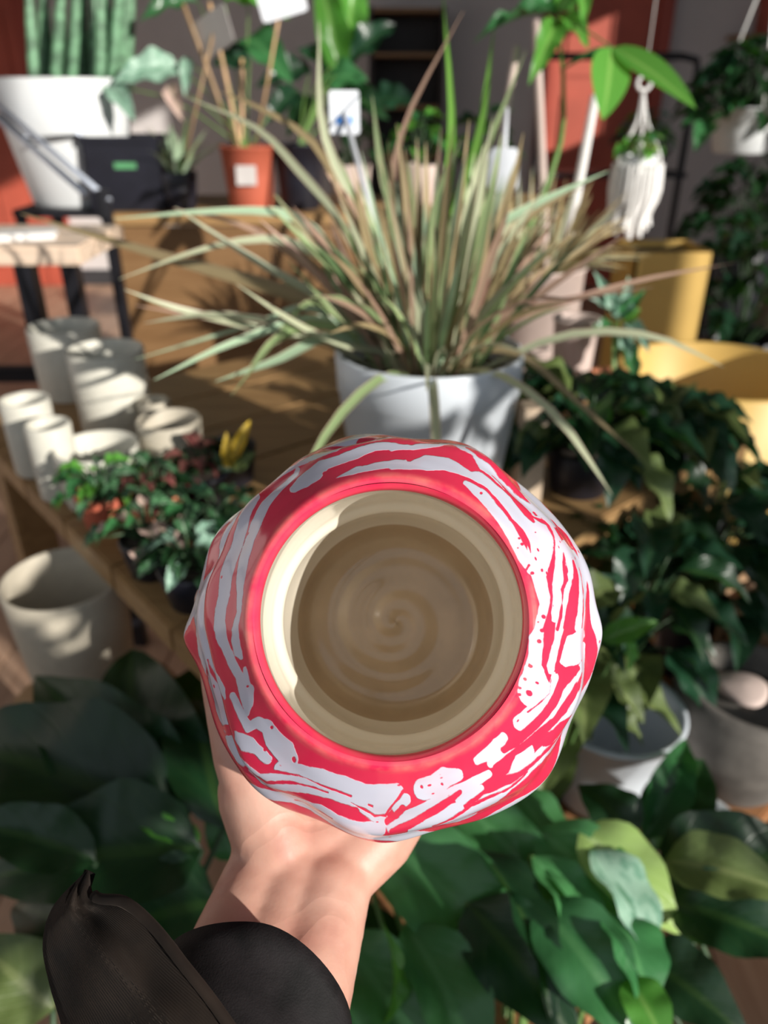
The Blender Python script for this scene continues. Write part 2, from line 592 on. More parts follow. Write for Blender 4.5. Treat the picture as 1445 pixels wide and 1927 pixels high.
    bp = nd(nt, 'ShaderNodeBump')
    bp.inputs['Strength'].default_value = 0.35
    bp.inputs['Distance'].default_value = 0.0006
    nt.links.new(edge.outputs[0], bp.inputs['Height'])
    nt.links.new(bp.outputs[0], b.inputs['Normal'])
glaze_mat()
mat('cream_glaze', (0.79, 0.73, 0.61), 0.2, 0.02, 30, 0.06, 60, coat=0.3)
mat('shaded_floor_glaze', (0.44, 0.32, 0.20), 0.16, 0.12, 45, 0.08, 60, coat=0.4)  # darker colour paints in the shade on the vase floor

def skin_mat():
    m, nt, b = base_mat('skin')
    tc = nd(nt, 'ShaderNodeTexCoord')
    nz = nd(nt, 'ShaderNodeTexNoise')
    nz.inputs['Scale'].default_value = 45
    nz.inputs['Detail'].default_value = 4
    nt.links.new(tc.outputs['Object'], nz.inputs['Vector'])
    rp = ramp(nt, [(0.3, (0.52, 0.25, 0.19)), (0.5, (0.60, 0.33, 0.25)), (0.72, (0.66, 0.40, 0.31))])
    nt.links.new(nz.outputs[0], rp.inputs[0])
    nt.links.new(rp.outputs[0], b.inputs['Base Color'])
    b.inputs['Roughness'].default_value = 0.5
    b.inputs['Subsurface Weight'].default_value = 0.15
    b.inputs['Subsurface Radius'].default_value = (0.008, 0.003, 0.0015)
    b.inputs['Subsurface Scale'].default_value = 0.6
    # creases
    wv = nd(nt, 'ShaderNodeTexWave')
    wv.inputs['Scale'].default_value = 9
    wv.inputs['Distortion'].default_value = 14
    wv.inputs['Detail'].default_value = 3
    wv.bands_direction = 'Y'
    nt.links.new(tc.outputs['Object'], wv.inputs['Vector'])
    cr = ramp(nt, [(0.0, (0, 0, 0)), (0.09, (1, 1, 1))])
    nt.links.new(wv.outputs[0], cr.inputs[0])
    n2 = nd(nt, 'ShaderNodeTexNoise')
    n2.inputs['Scale'].default_value = 700
    nt.links.new(tc.outputs['Object'], n2.inputs['Vector'])
    bp0 = nd(nt, 'ShaderNodeBump')
    bp0.inputs['Strength'].default_value = 0.12
    bp0.inputs['Distance'].default_value = 0.0006
    nt.links.new(n2.outputs[0], bp0.inputs['Height'])
    bp = nd(nt, 'ShaderNodeBump')
    bp.inputs['Strength'].default_value = 0.22
    bp.inputs['Distance'].default_value = 0.001
    nt.links.new(cr.outputs[0], bp.inputs['Height'])
    nt.links.new(bp0.outputs[0], bp.inputs['Normal'])
    nt.links.new(bp.outputs[0], b.inputs['Normal'])
skin_mat()
mat('nail', (0.78, 0.50, 0.43), 0.25, 0.05)
def cord_mat():
    m, nt, b = base_mat('corduroy')
    uv = nd(nt, 'ShaderNodeUVMap')
    wv = nd(nt, 'ShaderNodeTexWave')
    wv.inputs['Scale'].default_value = 11
    wv.inputs['Distortion'].default_value = 0.3
    nt.links.new(uv.outputs[0], wv.inputs['Vector'])
    tc = nd(nt, 'ShaderNodeTexCoord')
    nz = nd(nt, 'ShaderNodeTexNoise')
    nz.inputs['Scale'].default_value = 45
    nz.inputs['Detail'].default_value = 6
    nt.links.new(tc.outputs['Object'], nz.inputs['Vector'])
    rp = ramp(nt, [(0.35, (0.004, 0.003, 0.0026)), (0.75, (0.024, 0.0155, 0.011))])
    nt.links.new(nz.outputs[0], rp.inputs[0])
    nt.links.new(rp.outputs[0], b.inputs['Base Color'])
    b.inputs['Roughness'].default_value = 0.9
    b.inputs['Sheen Weight'].default_value = 0.06
    b.inputs['Sheen Tint'].default_value = (0.5, 0.4, 0.33, 1)
    b.inputs['Specular IOR Level'].default_value = 0.2
    bp = nd(nt, 'ShaderNodeBump')
    bp.inputs['Strength'].default_value = 0.6
    bp.inputs['Distance'].default_value = 0.0008
    nt.links.new(wv.outputs[0], bp.inputs['Height'])
    nt.links.new(bp.outputs[0], b.inputs['Normal'])
cord_mat()
mat('velvet', (0.009, 0.0075, 0.008), 0.75, 0.75, 90, 0.12, 1500, spec=0.3)

# ------------------------------------------------------------------ room shell
ROOM = dict(x0=-3.6, x1=4.2, y0=-1.2, y1=6.5, h=4.0)
X0, X1, Y0, Y1, HH = ROOM['x0'], ROOM['x1'], ROOM['y0'], ROOM['y1'], ROOM['h']
floor = struct(link('floor', box_mesh(((X0 + X1) / 2, (Y0 + Y1) / 2, -0.06), (X1 - X0, Y1 - Y0, 0.08)), 'dark_shelf'))
pw = 0.15
k = 0
x = X0
while x < X1 - 0.02:
    w = min(pw, X1 - x)
    off = (k * 0.77) % 1.9
    y = Y0
    first = True
    while y < Y1 - 0.01:
        L = off + 0.3 if first else 2.1
        first = False
        e = min(Y1, y + L)
        link('plank', box_mesh((x + w / 2, (y + e) / 2, -0.01), (w - 0.004, e - y - 0.004, 0.02), bev=0.0015), 'floor_wood', floor)
        y = e
    x += w
    k += 1
struct(link('wall_back', box_mesh(((X0 + X1) / 2, Y1 + 0.05, HH / 2), (X1 - X0, 0.1, HH)), 'wall_grey'))
struct(link('wall_left', box_mesh((X0 - 0.05, (Y0 + Y1) / 2, HH / 2), (0.1, Y1 - Y0, HH)), 'wall_grey'))
struct(link('ceiling', box_mesh(((X0 + X1) / 2, (Y0 + Y1) / 2, HH + 0.05), (X1 - X0 + 0.2, Y1 - Y0 + 0.2, 0.1)), 'ceiling_paint'))
struct(link('baseboard_back', box_mesh(((X0 + X1) / 2, Y1 - 0.012, 0.06), (X1 - X0, 0.024, 0.12), bev=0.004), 'frame_dark'))
# glazed street sides (behind the camera and to its right): sills, heads and mullions of the shop windows
def window_side(name, a, b, posts, sill, gap=None):
    a, b = Vector(a), Vector(b)
    d = (b - a)
    L = d.length
    ang = math.atan2(d.y, d.x)
    c = (a + b) / 2
    gaps = gap if gap else (L * 2, L * 2)
    root = struct(link(name, box_mesh((c.x, c.y, HH - 0.1), (L, 0.14, 0.2), ang), 'frame_dark'))
    for s0, s1 in ((0.0, min(L, gaps[0])), (min(L, gaps[1]), L)):
        if s1 - s0 > 0.01:
            p = a + d.normalized() * ((s0 + s1) / 2)
            link('window_sill', box_mesh((p.x, p.y, sill / 2), (s1 - s0, 0.14, sill), ang, 0.006), 'frame_dark', root)
    for t in posts:
        p = a.lerp(b, t)
        link('mullion', box_mesh((p.x, p.y, (sill + HH - 0.2) / 2), (0.06, 0.09, HH - 0.2 - sill), ang), 'frame_dark', root)
    return root
window_side('window_1', (X0, Y0 - 0.07, 0), (X1, Y0 - 0.07, 0), (0.005, 0.25, 0.5, 0.80, 0.995), 1.15, (0.85 - X0, 1.5 - X0))
window_side('window_2', (X1 + 0.07, Y0, 0), (X1 + 0.07, 0.9, 0), (0.02, 0.98), 0.9)
wr0 = struct(link('wall_right', box_mesh((X1 + 0.05, (0.9 + 3.4) / 2, HH / 2), (0.1, 2.5, HH)), 'wall_grey'))
link('wall_section', box_mesh((X1 + 0.05, (3.95 + Y1) / 2, HH / 2), (0.1, Y1 - 3.95, HH)), 'wall_grey', wr0)
link('wall_section', box_mesh((X1 + 0.05, 3.675, 1.1), (0.1, 0.55, 2.2)), 'wall_grey', wr0)
link('wall_section', box_mesh((X1 + 0.05, 3.675, (3.0 + HH) / 2), (0.1, 0.55, HH - 3.0)), 'wall_grey', wr0)

# red doors on the back wall
def red_door(name, xa, xb, label):
    root = struct(link(name, box_mesh(((xa + xb) / 2, Y1 - 0.03, 1.02), (xb - xa, 0.05, 2.04), bev=0.004), 'door_red'), label)
    w = xb - xa
    for zc, hh in ((0.45, 0.62), (1.12, 0.52), (1.70, 0.42)):
        for sx in (-1, 1):
            cx = (xa + xb) / 2 + sx * w * 0.22
            link('panel', box_mesh((cx, Y1 - 0.06, zc), (w * 0.36, 0.018, hh), bev=0.008), 'door_red', root)
    for sx, xx in ((-1, xa - 0.05), (1, xb + 0.05)):
        link('jamb', box_mesh((xx, Y1 - 0.045, 1.06), (0.10, 0.08, 2.12), bev=0.006), 'door_trim', root)
    link('head_casing', box_mesh(((xa + xb) / 2, Y1 - 0.045, 2.11), (w + 0.2, 0.08, 0.12), bev=0.006), 'door_trim', root)
    link('door_knob', lathe_mesh([(0, 0), (0.012, 0), (0.012, 0.03), (0.03, 0.045), (0.03, 0.06), (0.0, 0.07)], (xa + 0.07, Y1 - 0.055, 1.0), 16, (0, -1, 0)), 'black_metal', root)
dl, dr = PY(1050, 30, Y1 - 0.03).x, PY(1238, 30, Y1 - 0.03).x
red_door('door_1', dl, dr, 'red panelled door in the grey back wall')
dr2 = PY(36, 60, Y1 - 0.03).x
red_door('door_2', dr2 - 0.85, dr2, 'red panelled door at the far end of the back wall')

# ------------------------------------------------------------------ furniture
T1 = CAM.z - 0.46
EA, EB = PZ(0, 860, T1), PZ(400, 1260, T1)     # two points on the near edge of the table top
E1 = (EB - EA).normalized()
E2 = Vector((-E1.y, E1.x, 0))
ANG = math.atan2(E2.y, E2.x)          # long direction of the turned tables
C0 = Vector((EB.x, EB.y, 0)) + E1 * 0.06
def tpos(a, b, z):                     # a away from the near corner along -E1, b along E2
    p = C0 - E1 * a + E2 * b
    return Vector((p.x, p.y, z))
TA, TB = 0.86, 0.88
tab = thing('display_table', 'oak display table holding the potted grass and small stoneware cups', 'table', tpos(TA / 2, TB / 2, 0))
npl = 6
for i in range(npl):
    w = TA / npl
    c = tpos(w * (i + 0.5), TB / 2, T1 - 0.0175)
    link('top_board', box_mesh(c, (TB, w - 0.002, 0.035), ANG, 0.003), 'oak', tab)
for a, b in ((0.05, 0.05), (TA - 0.05, 0.05), (0.05, TB - 0.05), (TA - 0.05, TB - 0.05)):
    link('leg', box_mesh(tpos(a, b, (T1 - 0.035) / 2), (0.06, 0.06, T1 - 0.035), ANG, 0.004), 'oak', tab)
for a in (0.05, TA - 0.05):
    link('apron', box_mesh(tpos(a, TB / 2, T1 - 0.08), (TB - 0.1, 0.025, 0.09), ANG, 0.002), 'oak', tab)

T2 = 0.60
low = thing('low_table', 'low reddish wood table beside the big leafy plants, with white bowls', 'table', (0.5, 0.6, 0))
D0 = tpos(-0.265, 0.083, 0)
def lpos(a, b, z):
    p = D0 - E1 * a + E2 * b
    return Vector((p.x, p.y, z))
for i in range(3):
    link('top_board', box_mesh(lpos(0.25 / 3 * (i + 0.5), 0.45, T2 - 0.015), (0.9, 0.25 / 3 - 0.002, 0.03), ANG, 0.003), 'low_table_wood', low)
for a, b in ((0.03, 0.03), (0.22, 0.03), (0.03, 0.87), (0.22, 0.87)):
    link('leg', box_mesh(lpos(a, b, (T2 - 0.03) / 2), (0.05, 0.05, T2 - 0.03), ANG, 0.004), 'low_table_wood', low)

# wooden crate on the low table
def crate(root, c, L, W, H, ang, m):
    c = Vector(c)
    ex = Vector((math.cos(ang), math.sin(ang), 0))
    ey = Vector((-math.sin(ang), math.cos(ang), 0))
    n = 3
    for i in range(n):
        link('lid_board', box_mesh(c + ey * (W / n * (i + 0.5) - W / 2) + Vector((0, 0, H - 0.008)), (L, W / n - 0.003, 0.016), ang, 0.002), m, root)
    for sgn in (-1, 1):
        for j in range(2):
            z = H * (0.28 + 0.42 * j)
            link('side_board', box_mesh(c + ey * sgn * (W / 2 - 0.008) + Vector((0, 0, z)), (L, 0.014, H * 0.36), ang, 0.002), m, root)
            link('end_board', box_mesh(c + ex * sgn * (L / 2 - 0.008) + Vector((0, 0, z)), (0.014, W - 0.034, H * 0.36), ang, 0.002), m, root)
        for s2 in (-1, 1):
            link('corner_post', box_mesh(c + ex * sgn * (L / 2 - 0.03) + ey * s2 * (W / 2 - 0.028) + Vector((0, 0, (H - 0.017) / 2)), (0.025, 0.025, H - 0.017), ang), m, root)
cc = C0 + E1 * (0.095 + 0.082) + E2 * (0.655 + 0.19)
cr = thing('wooden_crate', 'brown wooden crate with boarded lid behind the grey stone planter', 'crate', (cc.x, cc.y, T2))
crate(cr, (cc.x, cc.y, T2), 0.32, 0.165, 0.15, ANG, 'crate_wood')

# back cabinet of warm plywood
CT = CAM.z - 0.29
kA = PZ(212, 402, CT)
kx0, kx1, ky0, ky1 = kA.x, 0.55, kA.y, kA.y + 0.45
cab = thing('plywood_counter', 'brown plywood counter standing behind the potted grass', 'counter', ((kx0 + kx1) / 2, (ky0 + ky1) / 2, 0))
link('counter_top', box_mesh(((kx0 + kx1) / 2, (ky0 + ky1) / 2, CT - 0.015), (kx1 - kx0 + 0.02, ky1 - ky0 + 0.02, 0.03), bev=0.003), 'oak', cab)
nd_ = 3
for i in range(nd_):
    w = (kx1 - kx0) / nd_
    link('front_panel', box_mesh((kx0 + w * (i + 0.5), ky0 + 0.01, (CT - 0.03 + 0.07) / 2), (w - 0.004, 0.02, CT - 0.11), bev=0.002), 'warm_plywood', cab)
for xx in (kx0 + 0.01, kx1 - 0.01):
    link('side_panel', box_mesh((xx, (ky0 + ky1) / 2 + 0.012, (CT - 0.03) / 2), (0.02, ky1 - ky0 - 0.03, CT - 0.032), bev=0.002), 'warm_plywood', cab)
link('plinth', box_mesh(((kx0 + kx1) / 2, ky0 + 0.04, 0.035), (kx1 - kx0 - 0.05, 0.02, 0.07)), 'dark_shelf', cab)

# pine bench with black steel legs at the left
bn = P(150, 482, 1.45)
bz = bn.z
bench = thing('console_bench', 'pale pine console on black steel legs beside the stoneware cups', 'bench', (bn.x - 0.4, bn.y + 0.15, 0))
bd = PZ(0, 512, bz - 0.0)      # direction of the front edge
for i in range(3):
    link('top_board', box_mesh((bn.x - 0.4, bn.y + 0.045 + i * 0.095, bz), (0.8, 0.092, 0.035), 0.0, 0.004), 'bench_pine', bench)
for xx in (bn.x - 0.12, bn.x - 0.74):
    for yy in (bn.y + 0.03, bn.y + 0.25):
        link('leg', box_mesh((xx, yy, (bz - 0.0175) / 2), (0.035, 0.035, bz - 0.0175), 0, 0.002), 'black_metal', bench)
    link('cross_bar', box_mesh((xx, bn.y + 0.14, bz - 0.24), (0.03, 0.19, 0.03), 0, 0.002), 'black_metal', bench)
link('rail', box_mesh((bn.x - 0.43, bn.y + 0.03, bz - 0.24), (0.58, 0.028, 0.03), 0, 0.002), 'black_metal', bench)
tag(link('folded_paper', join_meshes('folded_paper', [box_mesh((bn.x - 0.14 , bn.y + 0.10, bz + 0.0215), (0.12, 0.08, 0.008), 0.3, 0.002), box_mesh((bn.x - 0.14, bn.y + 0.10, bz + 0.028), (0.118, 0.078, 0.004), 0.35, 0.001)]), 'cotton'), 'small stack of white cards lying on the pine console', 'cards')

# stool under the large stoneware planter
st = P(118, 1085, 0.93)
def stool(root, c, r, top, m):
    c = Vector(c)
    link('stool_seat', lathe_mesh([(0, top), (r * 0.96, top), (r, top - 0.006), (r, top - 0.024), (r * 0.96, top - 0.03), (0, top - 0.03)], (c.x, c.y, 0), 40), m, root)
    for j in range(3):
        a = 2 * math.pi * j / 3 + 0.5
        d = Vector((math.cos(a), math.sin(a), 0))
        link('leg', tube_mesh([c + d * r * 0.5 + Vector((0, 0, top - 0.03)), c + d * r * 0.95], [0.016, 0.011], 10), m, root)
stool_top = st.z - 0.205
s1 = thing('round_stool', 'round wooden stool under the large beige stoneware planter', 'stool', (st.x, st.y, 0))
stool(s1, (st.x, st.y, 0), 0.115, stool_top, 'oak')

# dark back shelving with boxes and books
bs = thing('dark_shelving', 'dark wooden shelving against the back wall above the grass', 'shelf', (-0.15, Y1 - 0.2, 0))
sx0, sx1 = PY(690, 60, 4.7).x, PY(868, 60, 4.7).x
for xx in (sx0, sx1):
    link('upright', box_mesh((xx, Y1 - 0.18, 0.95), (0.03, 0.34, 1.9), 0, 0.002), 'dark_shelf', bs)
for zz in (0.25, 0.62, 0.98, 1.30, 1.62, 1.88):
    link('shelf_board', box_mesh(((sx0 + sx1) / 2, Y1 - 0.18, zz), (sx1 - sx0 - 0.032, 0.34, 0.025), 0, 0.002), 'warm_plywood', bs)
link('back_panel', box_mesh(((sx0 + sx1) / 2, Y1 - 0.012, 0.95), (sx1 - sx0 - 0.032, 0.012, 1.9)), 'dark_shelf', bs)

# ------------------------------------------------------------------ the marbled vase in the hand
VD = 0.225
V0 = P(735, 1164, VD)                       # centre of the rim
VA = (CAM - V0).normalized()                # the mouth faces the camera
VU = (UPV - VA * UPV.dot(VA)).normalized()
VX = VU.cross(VA).normalized()
def vloc(u, v, d):                          # vase frame in cm: right, up, depth behind the rim
    return V0 + VX * (u * 0.01) + VU * (v * 0.01) - VA * (d * 0.01)
OUT = [(4.05, 0.0), (4.18, 0.0), (4.30, 0.08), (4.45, 0.26), (4.70, 0.58), (5.2, 1.2), (5.65, 1.75), (6.05, 2.35), (6.45, 3.05), (6.75, 3.75), (6.95, 4.6), (7.02, 5.6), (6.9, 6.8), (6.5, 8.2), (5.9, 9.6), (5.2, 10.6), (4.6, 11.1), (4.2, 11.2)]
INN = [(4.05, 0.0), (3.95, 0.08), (3.90, 0.3), (3.95, 1.0), (4.15, 2.6), (4.32, 4.2), (4.30, 5.0), (4.12, 5.35), (4.02, 5.6), (4.06, 6.0), (4.06, 7.4), (3.98, 8.4), (3.86, 9.0), (3.7, 9.5), (3.4, 9.85), (2.6, 10.05), (1.2, 10.12), (0.0, 10.14)]
def resample(prof, step):
    pr = catmull([(r, d, 0) for r, d in prof], 600)
    s = [0.0]
    for a, b in zip(pr[:-1], pr[1:]):
        s.append(s[-1] + (b - a).length)
    n = int(s[-1] / step) + 1
    q = np.linspace(0, s[-1], n)
    return np.interp(q, s, [p.x for p in pr]), np.interp(q, s, [p.y for p in pr]), q
Q = [(360, 810), (740, 810), (740, 1180), (360, 1180)]
WHITE = [
 (0, [(300,1373,16),(325,1250,9),(330,1120,17),(340,960,30),(375,800,36),(430,650,38),(490,530,30),(560,440,26),(640,360,18),(700,300,14),(712,270,10)]),
 (0, [(205,1373,28),(235,1150,28),(255,960,36),(300,800,32),(350,650,24),(385,560,22),(425,480,30)]),
 (0, [(690,410,26),(760,350,58),(830,300,58),(900,240,42),(1000,210,32),(1120,170,33),(1250,125,20),(1350,120,18),(1445,125,15)]),
 (0, [(980,310,14),(1080,280,24),(1200,255,20),(1330,230,26),(1445,230,33)]),
 (0, [(440,420,16),(560,330,18),(700,240,24),(850,190,22),(1000,140,20),(1150,90,20),(1300,65,25),(1400,50,16)]),
 (0, [(320,520,18),(250,640,15),(200,760,13),(170,900,14),(140,1000,24),(90,1100,38),(60,1200,36),(75,1300,26),(85,1373,24)]),
 (1, [(0,235,30),(130,240,25),(250,220,63),(380,230,53),(480,270,40),(600,330,40),(700,420,52),(800,500,58),(900,620,60),(1000,720,78),(1010,850,72),(990,940,72),(1000,1010,42),(1020,1100,38),(1040,1200,33),(1010,1300,28),(990,1373,28)]),
 (1, [(510,360,16),(600,430,33),(700,540,33),(790,660,36),(850,770,36),(900,870,38),(960,960,40)]),
 (1, [(0,130,16),(150,125,13),(330,100,18),(420,80,30),(500,130,36),(580,190,22),(640,260,26),(720,320,18),(800,390,18),(880,430,22),(950,510,26),(1010,590,20),(1060,620,14),(1090,700,10),(1120,800,17),(1130,920,26),(1135,1030,28),(1115,1100,22),(1120,1200,43),(1110,1290,33)]),
 (1, [(420,70,20),(560,115,22),(700,195,22),(800,265,24),(880,360,24),(970,440,28),(1040,530,33),(1090,610,38),(1115,670,22)]),
 (1, [(1170,810,20),(1190,900,26),(1205,1000,14),(1195,1100,24),(1180,1200,14),(1175,1300,24),(1150,1373,24)]),
 (1, [(1205,830,18),(1245,940,26),(1260,1050,14),(1270,1180,14),(1270,1280,24),(1280,1373,24)]),
 (1, [(1275,870,12),(1290,980,12),(1300,1100,11),(1312,1250,14),(1322,1373,14)]),
 (2, [(1000,10,23),(965,80,43),(960,200,43),(950,300,62),(950,400,98),(930,460,88)]),
 (2, [(1145,10,26),(1130,120,23),(1085,230,38),(1060,310,18)]),
 (2, [(1290,0,28),(1310,80,24),(1250,150,56),(1200,235,58),(1280,200,40)]),
 (2, [(1100,350,18),(1080,430,30),(980,540,36),(900,620,43),(850,655,40)]),
 (2, [(1310,290,22),(1210,410,33),(1130,510,36),(1050,620,40),(940,720,30),(820,800,27),(720,880,27),(650,920,18)]),
 (2, [(640,985,16),(520,1050,26),(400,1110,33),(260,1200,32),(100,1280,28),(0,1320,24)]),
 (2, [(1290,400,20),(1200,530,30),(1110,620,22),(1040,700,10)]),
 (2, [(740,740,20),(700,790,33),(620,860,28),(560,895,18)]),
 (2, [(430,985,32),(345,1000,52),(280,1060,56),(200,1080,58)]),
 (2, [(590,1080,10),(520,1130,32),(450,1170,22)]),
 (2, [(900,830,36),(870,900,36),(790,1000,20),(660,1090,16),(540,1170,22),(380,1240,27),(240,1300,22)]),
 (2, [(1200,640,22),(1130,740,30),(1000,850,20),(900,930,14),(760,1040,16),(620,1165,26),(480,1240,22),(300,1320,22),(150,1360,36)]),
 (2, [(90,1150,28),(30,1220,23)]),
 (3, [(210,0,28),(215,90,33),(250,180,26),(290,270,26),(340,350,28),(390,450,52),(400,530,37),(400,600,12)]),
 (3, [(305,0,14),(305,100,23),(330,190,20),(350,225,7)]),
 (3, [(375,290,7),(388,370,18),(395,430,30)]),
 (3, [(90,0,23),(95,120,23),(130,280,16),(170,380,23),(215,460,23),(235,510,10)]),
 (3, [(85,200,16),(110,330,14),(120,440,28),(160,520,26),(195,580,16)]),
 (3, [(110,530,9),(160,600,26),(230,650,32),(290,710,27),(320,750,17)]),
 (3, [(290,490,14),(330,560,20),(380,640,20),(420,690,23),(470,650,28),(540,680,37),(580,760,52),(660,840,62),(700,890,47)]),
 (3, [(340,740,23),(430,790,32),(500,850,27),(560,895,16)]),
 (3, [(620,945,20),(760,960,26),(900,1000,36),(1050,1050,42),(1180,1105,47),(1300,1130,66),(1400,1100,46),(1300,1220,46)]),
 (3, [(280,790,18),(360,870,26),(440,920,20),(520,990,17),(640,1012,15),(800,1050,17),(950,1090,15),(1080,1132,11),(1200,1180,11)]),
 (3, [(440,960,13),(560,1050,17),(700,1090,27),(850,1110,25),(980,1140,17),(1100,1170,12),(1220,1240,22),(1320,1290,22)]),
 (3, [(540,1100,13),(620,1150,37),(760,1205,36),(900,1240,36),(1000,1280,32),(1150,1320,28),(1300,1330,22)]),
 (3, [(1400,1200,26),(1440,1150,24)]),
 (0, [(300,480,18),(400,370,24),(560,245,24),(720,150,20),(900,92,18),(1100,55,14)]),
 (2, [(1335,150,12),(1310,320,14),(1260,470,14)]),
 (3, [(75,30,14),(62,150,12),(60,300,8)]),
]
RED = [
 (0, [(655,400,5),(730,300,6),(780,240,8),(900,200,17),(1000,170,15),(1100,120,18),(1250,100,11),(1380,80,18),(1445,72,26)]),
 (0, [(905,300,22),(950,318,28),(1050,272,13),(1150,222,18),(1250,200,30),(1350,182,36),(1445,172,33)]),
 (0, [(540,305,8),(700,240,11),(850,165,9),(1000,130,9),(1150,86,5)]),
 (1, [(0,180,30),(80,182,33),(150,172,25),(250,140,9),(350,150,11),(430,170,24),(500,220,28),(560,270,26),(600,287,7)]),
 (1, [(0,85,25),(100,85,28),(220,80,27),(330,97,7)]),
 (1, [(480,315,6),(560,355,9),(650,410,13),(740,510,16),(820,620,14),(890,690,13),(935,780,13),(950,845,6)]),
 (1, [(510,150,6),(600,200,19),(700,250,28),(780,310,38),(850,370,27),(900,430,17),(980,510,5)]),
 (1, [(700,315,5),(770,370,8),(840,440,19),(900,510,29),(950,580,27),(985,640,11)]),
 (1, [(600,145,6),(700,190,9),(780,235,5)]),
 (1, [(1035,615,4),(1070,680,8),(1100,780,6),(1100,880,7),(1080,980,20),(1075,1060,15),(1085,1150,10),(1070,1250,13),(1060,1310,24),(1050,1373,34)]),
 (1, [(1095,575,5),(1140,660,13),(1150,720,33),(1190,790,18),(1225,840,8)]),
 (1, [(1150,870,6),(1160,960,10),(1175,1050,11),(1160,1110,10),(1160,1200,6),(1150,1290,13),(1125,1373,17)]),
 (1, [(1215,930,8),(1230,1020,19),(1225,1150,27),(1220,1250,33),(1210,1373,38)]),
 (1, [(1262,970,6),(1280,1080,6),(1290,1200,6),(1300,1373,6)]),
 (1, [(1300,930,9),(1312,1020,8),(1335,1200,19),(1352,1300,27),(1358,1373,28)]),
 (1, [(615,433,12),(616,434,12)]), (1, [(872,745,9),(873,746,9)]), (1, [(890,785,11),(891,786,11)]), (1, [(858,806,9),(859,807,9)]),
 (1, [(910,955,8),(935,928,10)]), (1, [(955,983,15),(956,984,15)]), (1, [(1022,965,9),(1023,975,9)]), (1, [(990,713,8),(991,714,8)]),
 (1, [(995,572,8),(1008,595,8)]), (1, [(1025,1280,17),(1026,1282,17)]), (1, [(985,1310,10),(986,1312,10)]),
 (2, [(990,105,17),(991,108,17)]), (2, [(1010,35,15),(1011,36,15)]), (2, [(915,258,16),(927,268,16)]), (2, [(885,350,13),(887,353,13)]),
 (2, [(966,384,11),(974,388,11)]), (2, [(850,408,12),(851,409,12)]), (2, [(914,452,22),(918,453,22)]), (2, [(848,455,11),(849,456,11)]),
 (2, [(192,1062,11),(194,1063,11)]), (2, [(328,1046,10),(330,1047,10)]),
 (2, [(1068,365,5),(1050,460,5),(980,520,6),(900,580,6)]),
 (2, [(1060,60,28),(1040,180,28),(1020,270,17),(1050,350,7)]),
 (2, [(1200,30,22),(1160,160,18),(1110,300,14),(1110,330,10)]),
 (2, [(1260,302,16),(1190,340,38),(1130,420,28),(1060,540,28),(960,660,28),(850,760,33),(740,830,23)]),
 (2, [(1285,335,5),(1230,430,15),(1160,530,17),(1080,640,17),(1000,720,24),(900,800,24),(780,880,19),(690,950,24)]),
 (2, [(1220,590,9),(1130,680,28),(1030,770,28),(960,800,18)]),
 (2, [(1120,740,8),(1000,850,8),(900,930,8),(800,1000,17),(700,1040,28),(600,1110,11),(480,1200,10)]),
 (2, [(450,1112,18),(350,1190,24),(250,1250,19),(130,1310,19),(0,1350,19)]),
 (2, [(880,960,5),(760,1060,8),(650,1120,8),(520,1190,8),(400,1270,8),(270,1325,8)]),
 (3, [(100,255,4),(120,340,8),(160,420,11),(200,500,17),(240,560,22),(290,640,18),(330,720,14),(345,760,9)]),
 (3, [(190,690,17),(240,720,21),(270,750,8)]),
 (3, [(345,760,8),(400,830,13),(470,860,15),(540,930,15),(600,970,8),(700,1000,6),(800,1020,5),(900,1060,6),(1000,1090,8),(1100,1130,11)]),
 (3, [(400,910,5),(480,960,9),(560,1030,13),(650,1040,11),(750,1060,8),(850,1080,9),(950,1110,7)]),
 (3, [(470,1030,6),(560,1080,9),(700,1120,13),(850,1150,19),(950,1170,21),(1050,1210,28),(1130,1240,28)]),
 (3, [(695,1185,6),(800,1200,5),(900,1230,6),(985,1265,4)]),
 (3, [(1100,1175,5),(1200,1230,8),(1260,1265,9),(1330,1270,8),(1380,1190,8),(1445,1090,13)]),
 (3, [(1340,1300,16),(1400,1270,19),(1445,1220,24)]),
 (3, [(565,680,11),(567,682,11)]), (3, [(533,828,13),(535,829,13)]), (3, [(716,890,14),(722,900,14)]), (3, [(396,413,9),(400,414,9)]),
]
def polar(x, y):
    th = rho = 0
    cx, cy = 735.0, 1164.0
    for _ in range(4):
        dx, dy = x - cx, -(y - cy)
        rho = math.hypot(dx, dy)
        th = math.atan2(dy, dx)
        f = min(1.0, max(0.0, (rho - 265) / 105))
        cx, cy = 735 + 8 * f, 1164 + 25 * f
    return th, rho
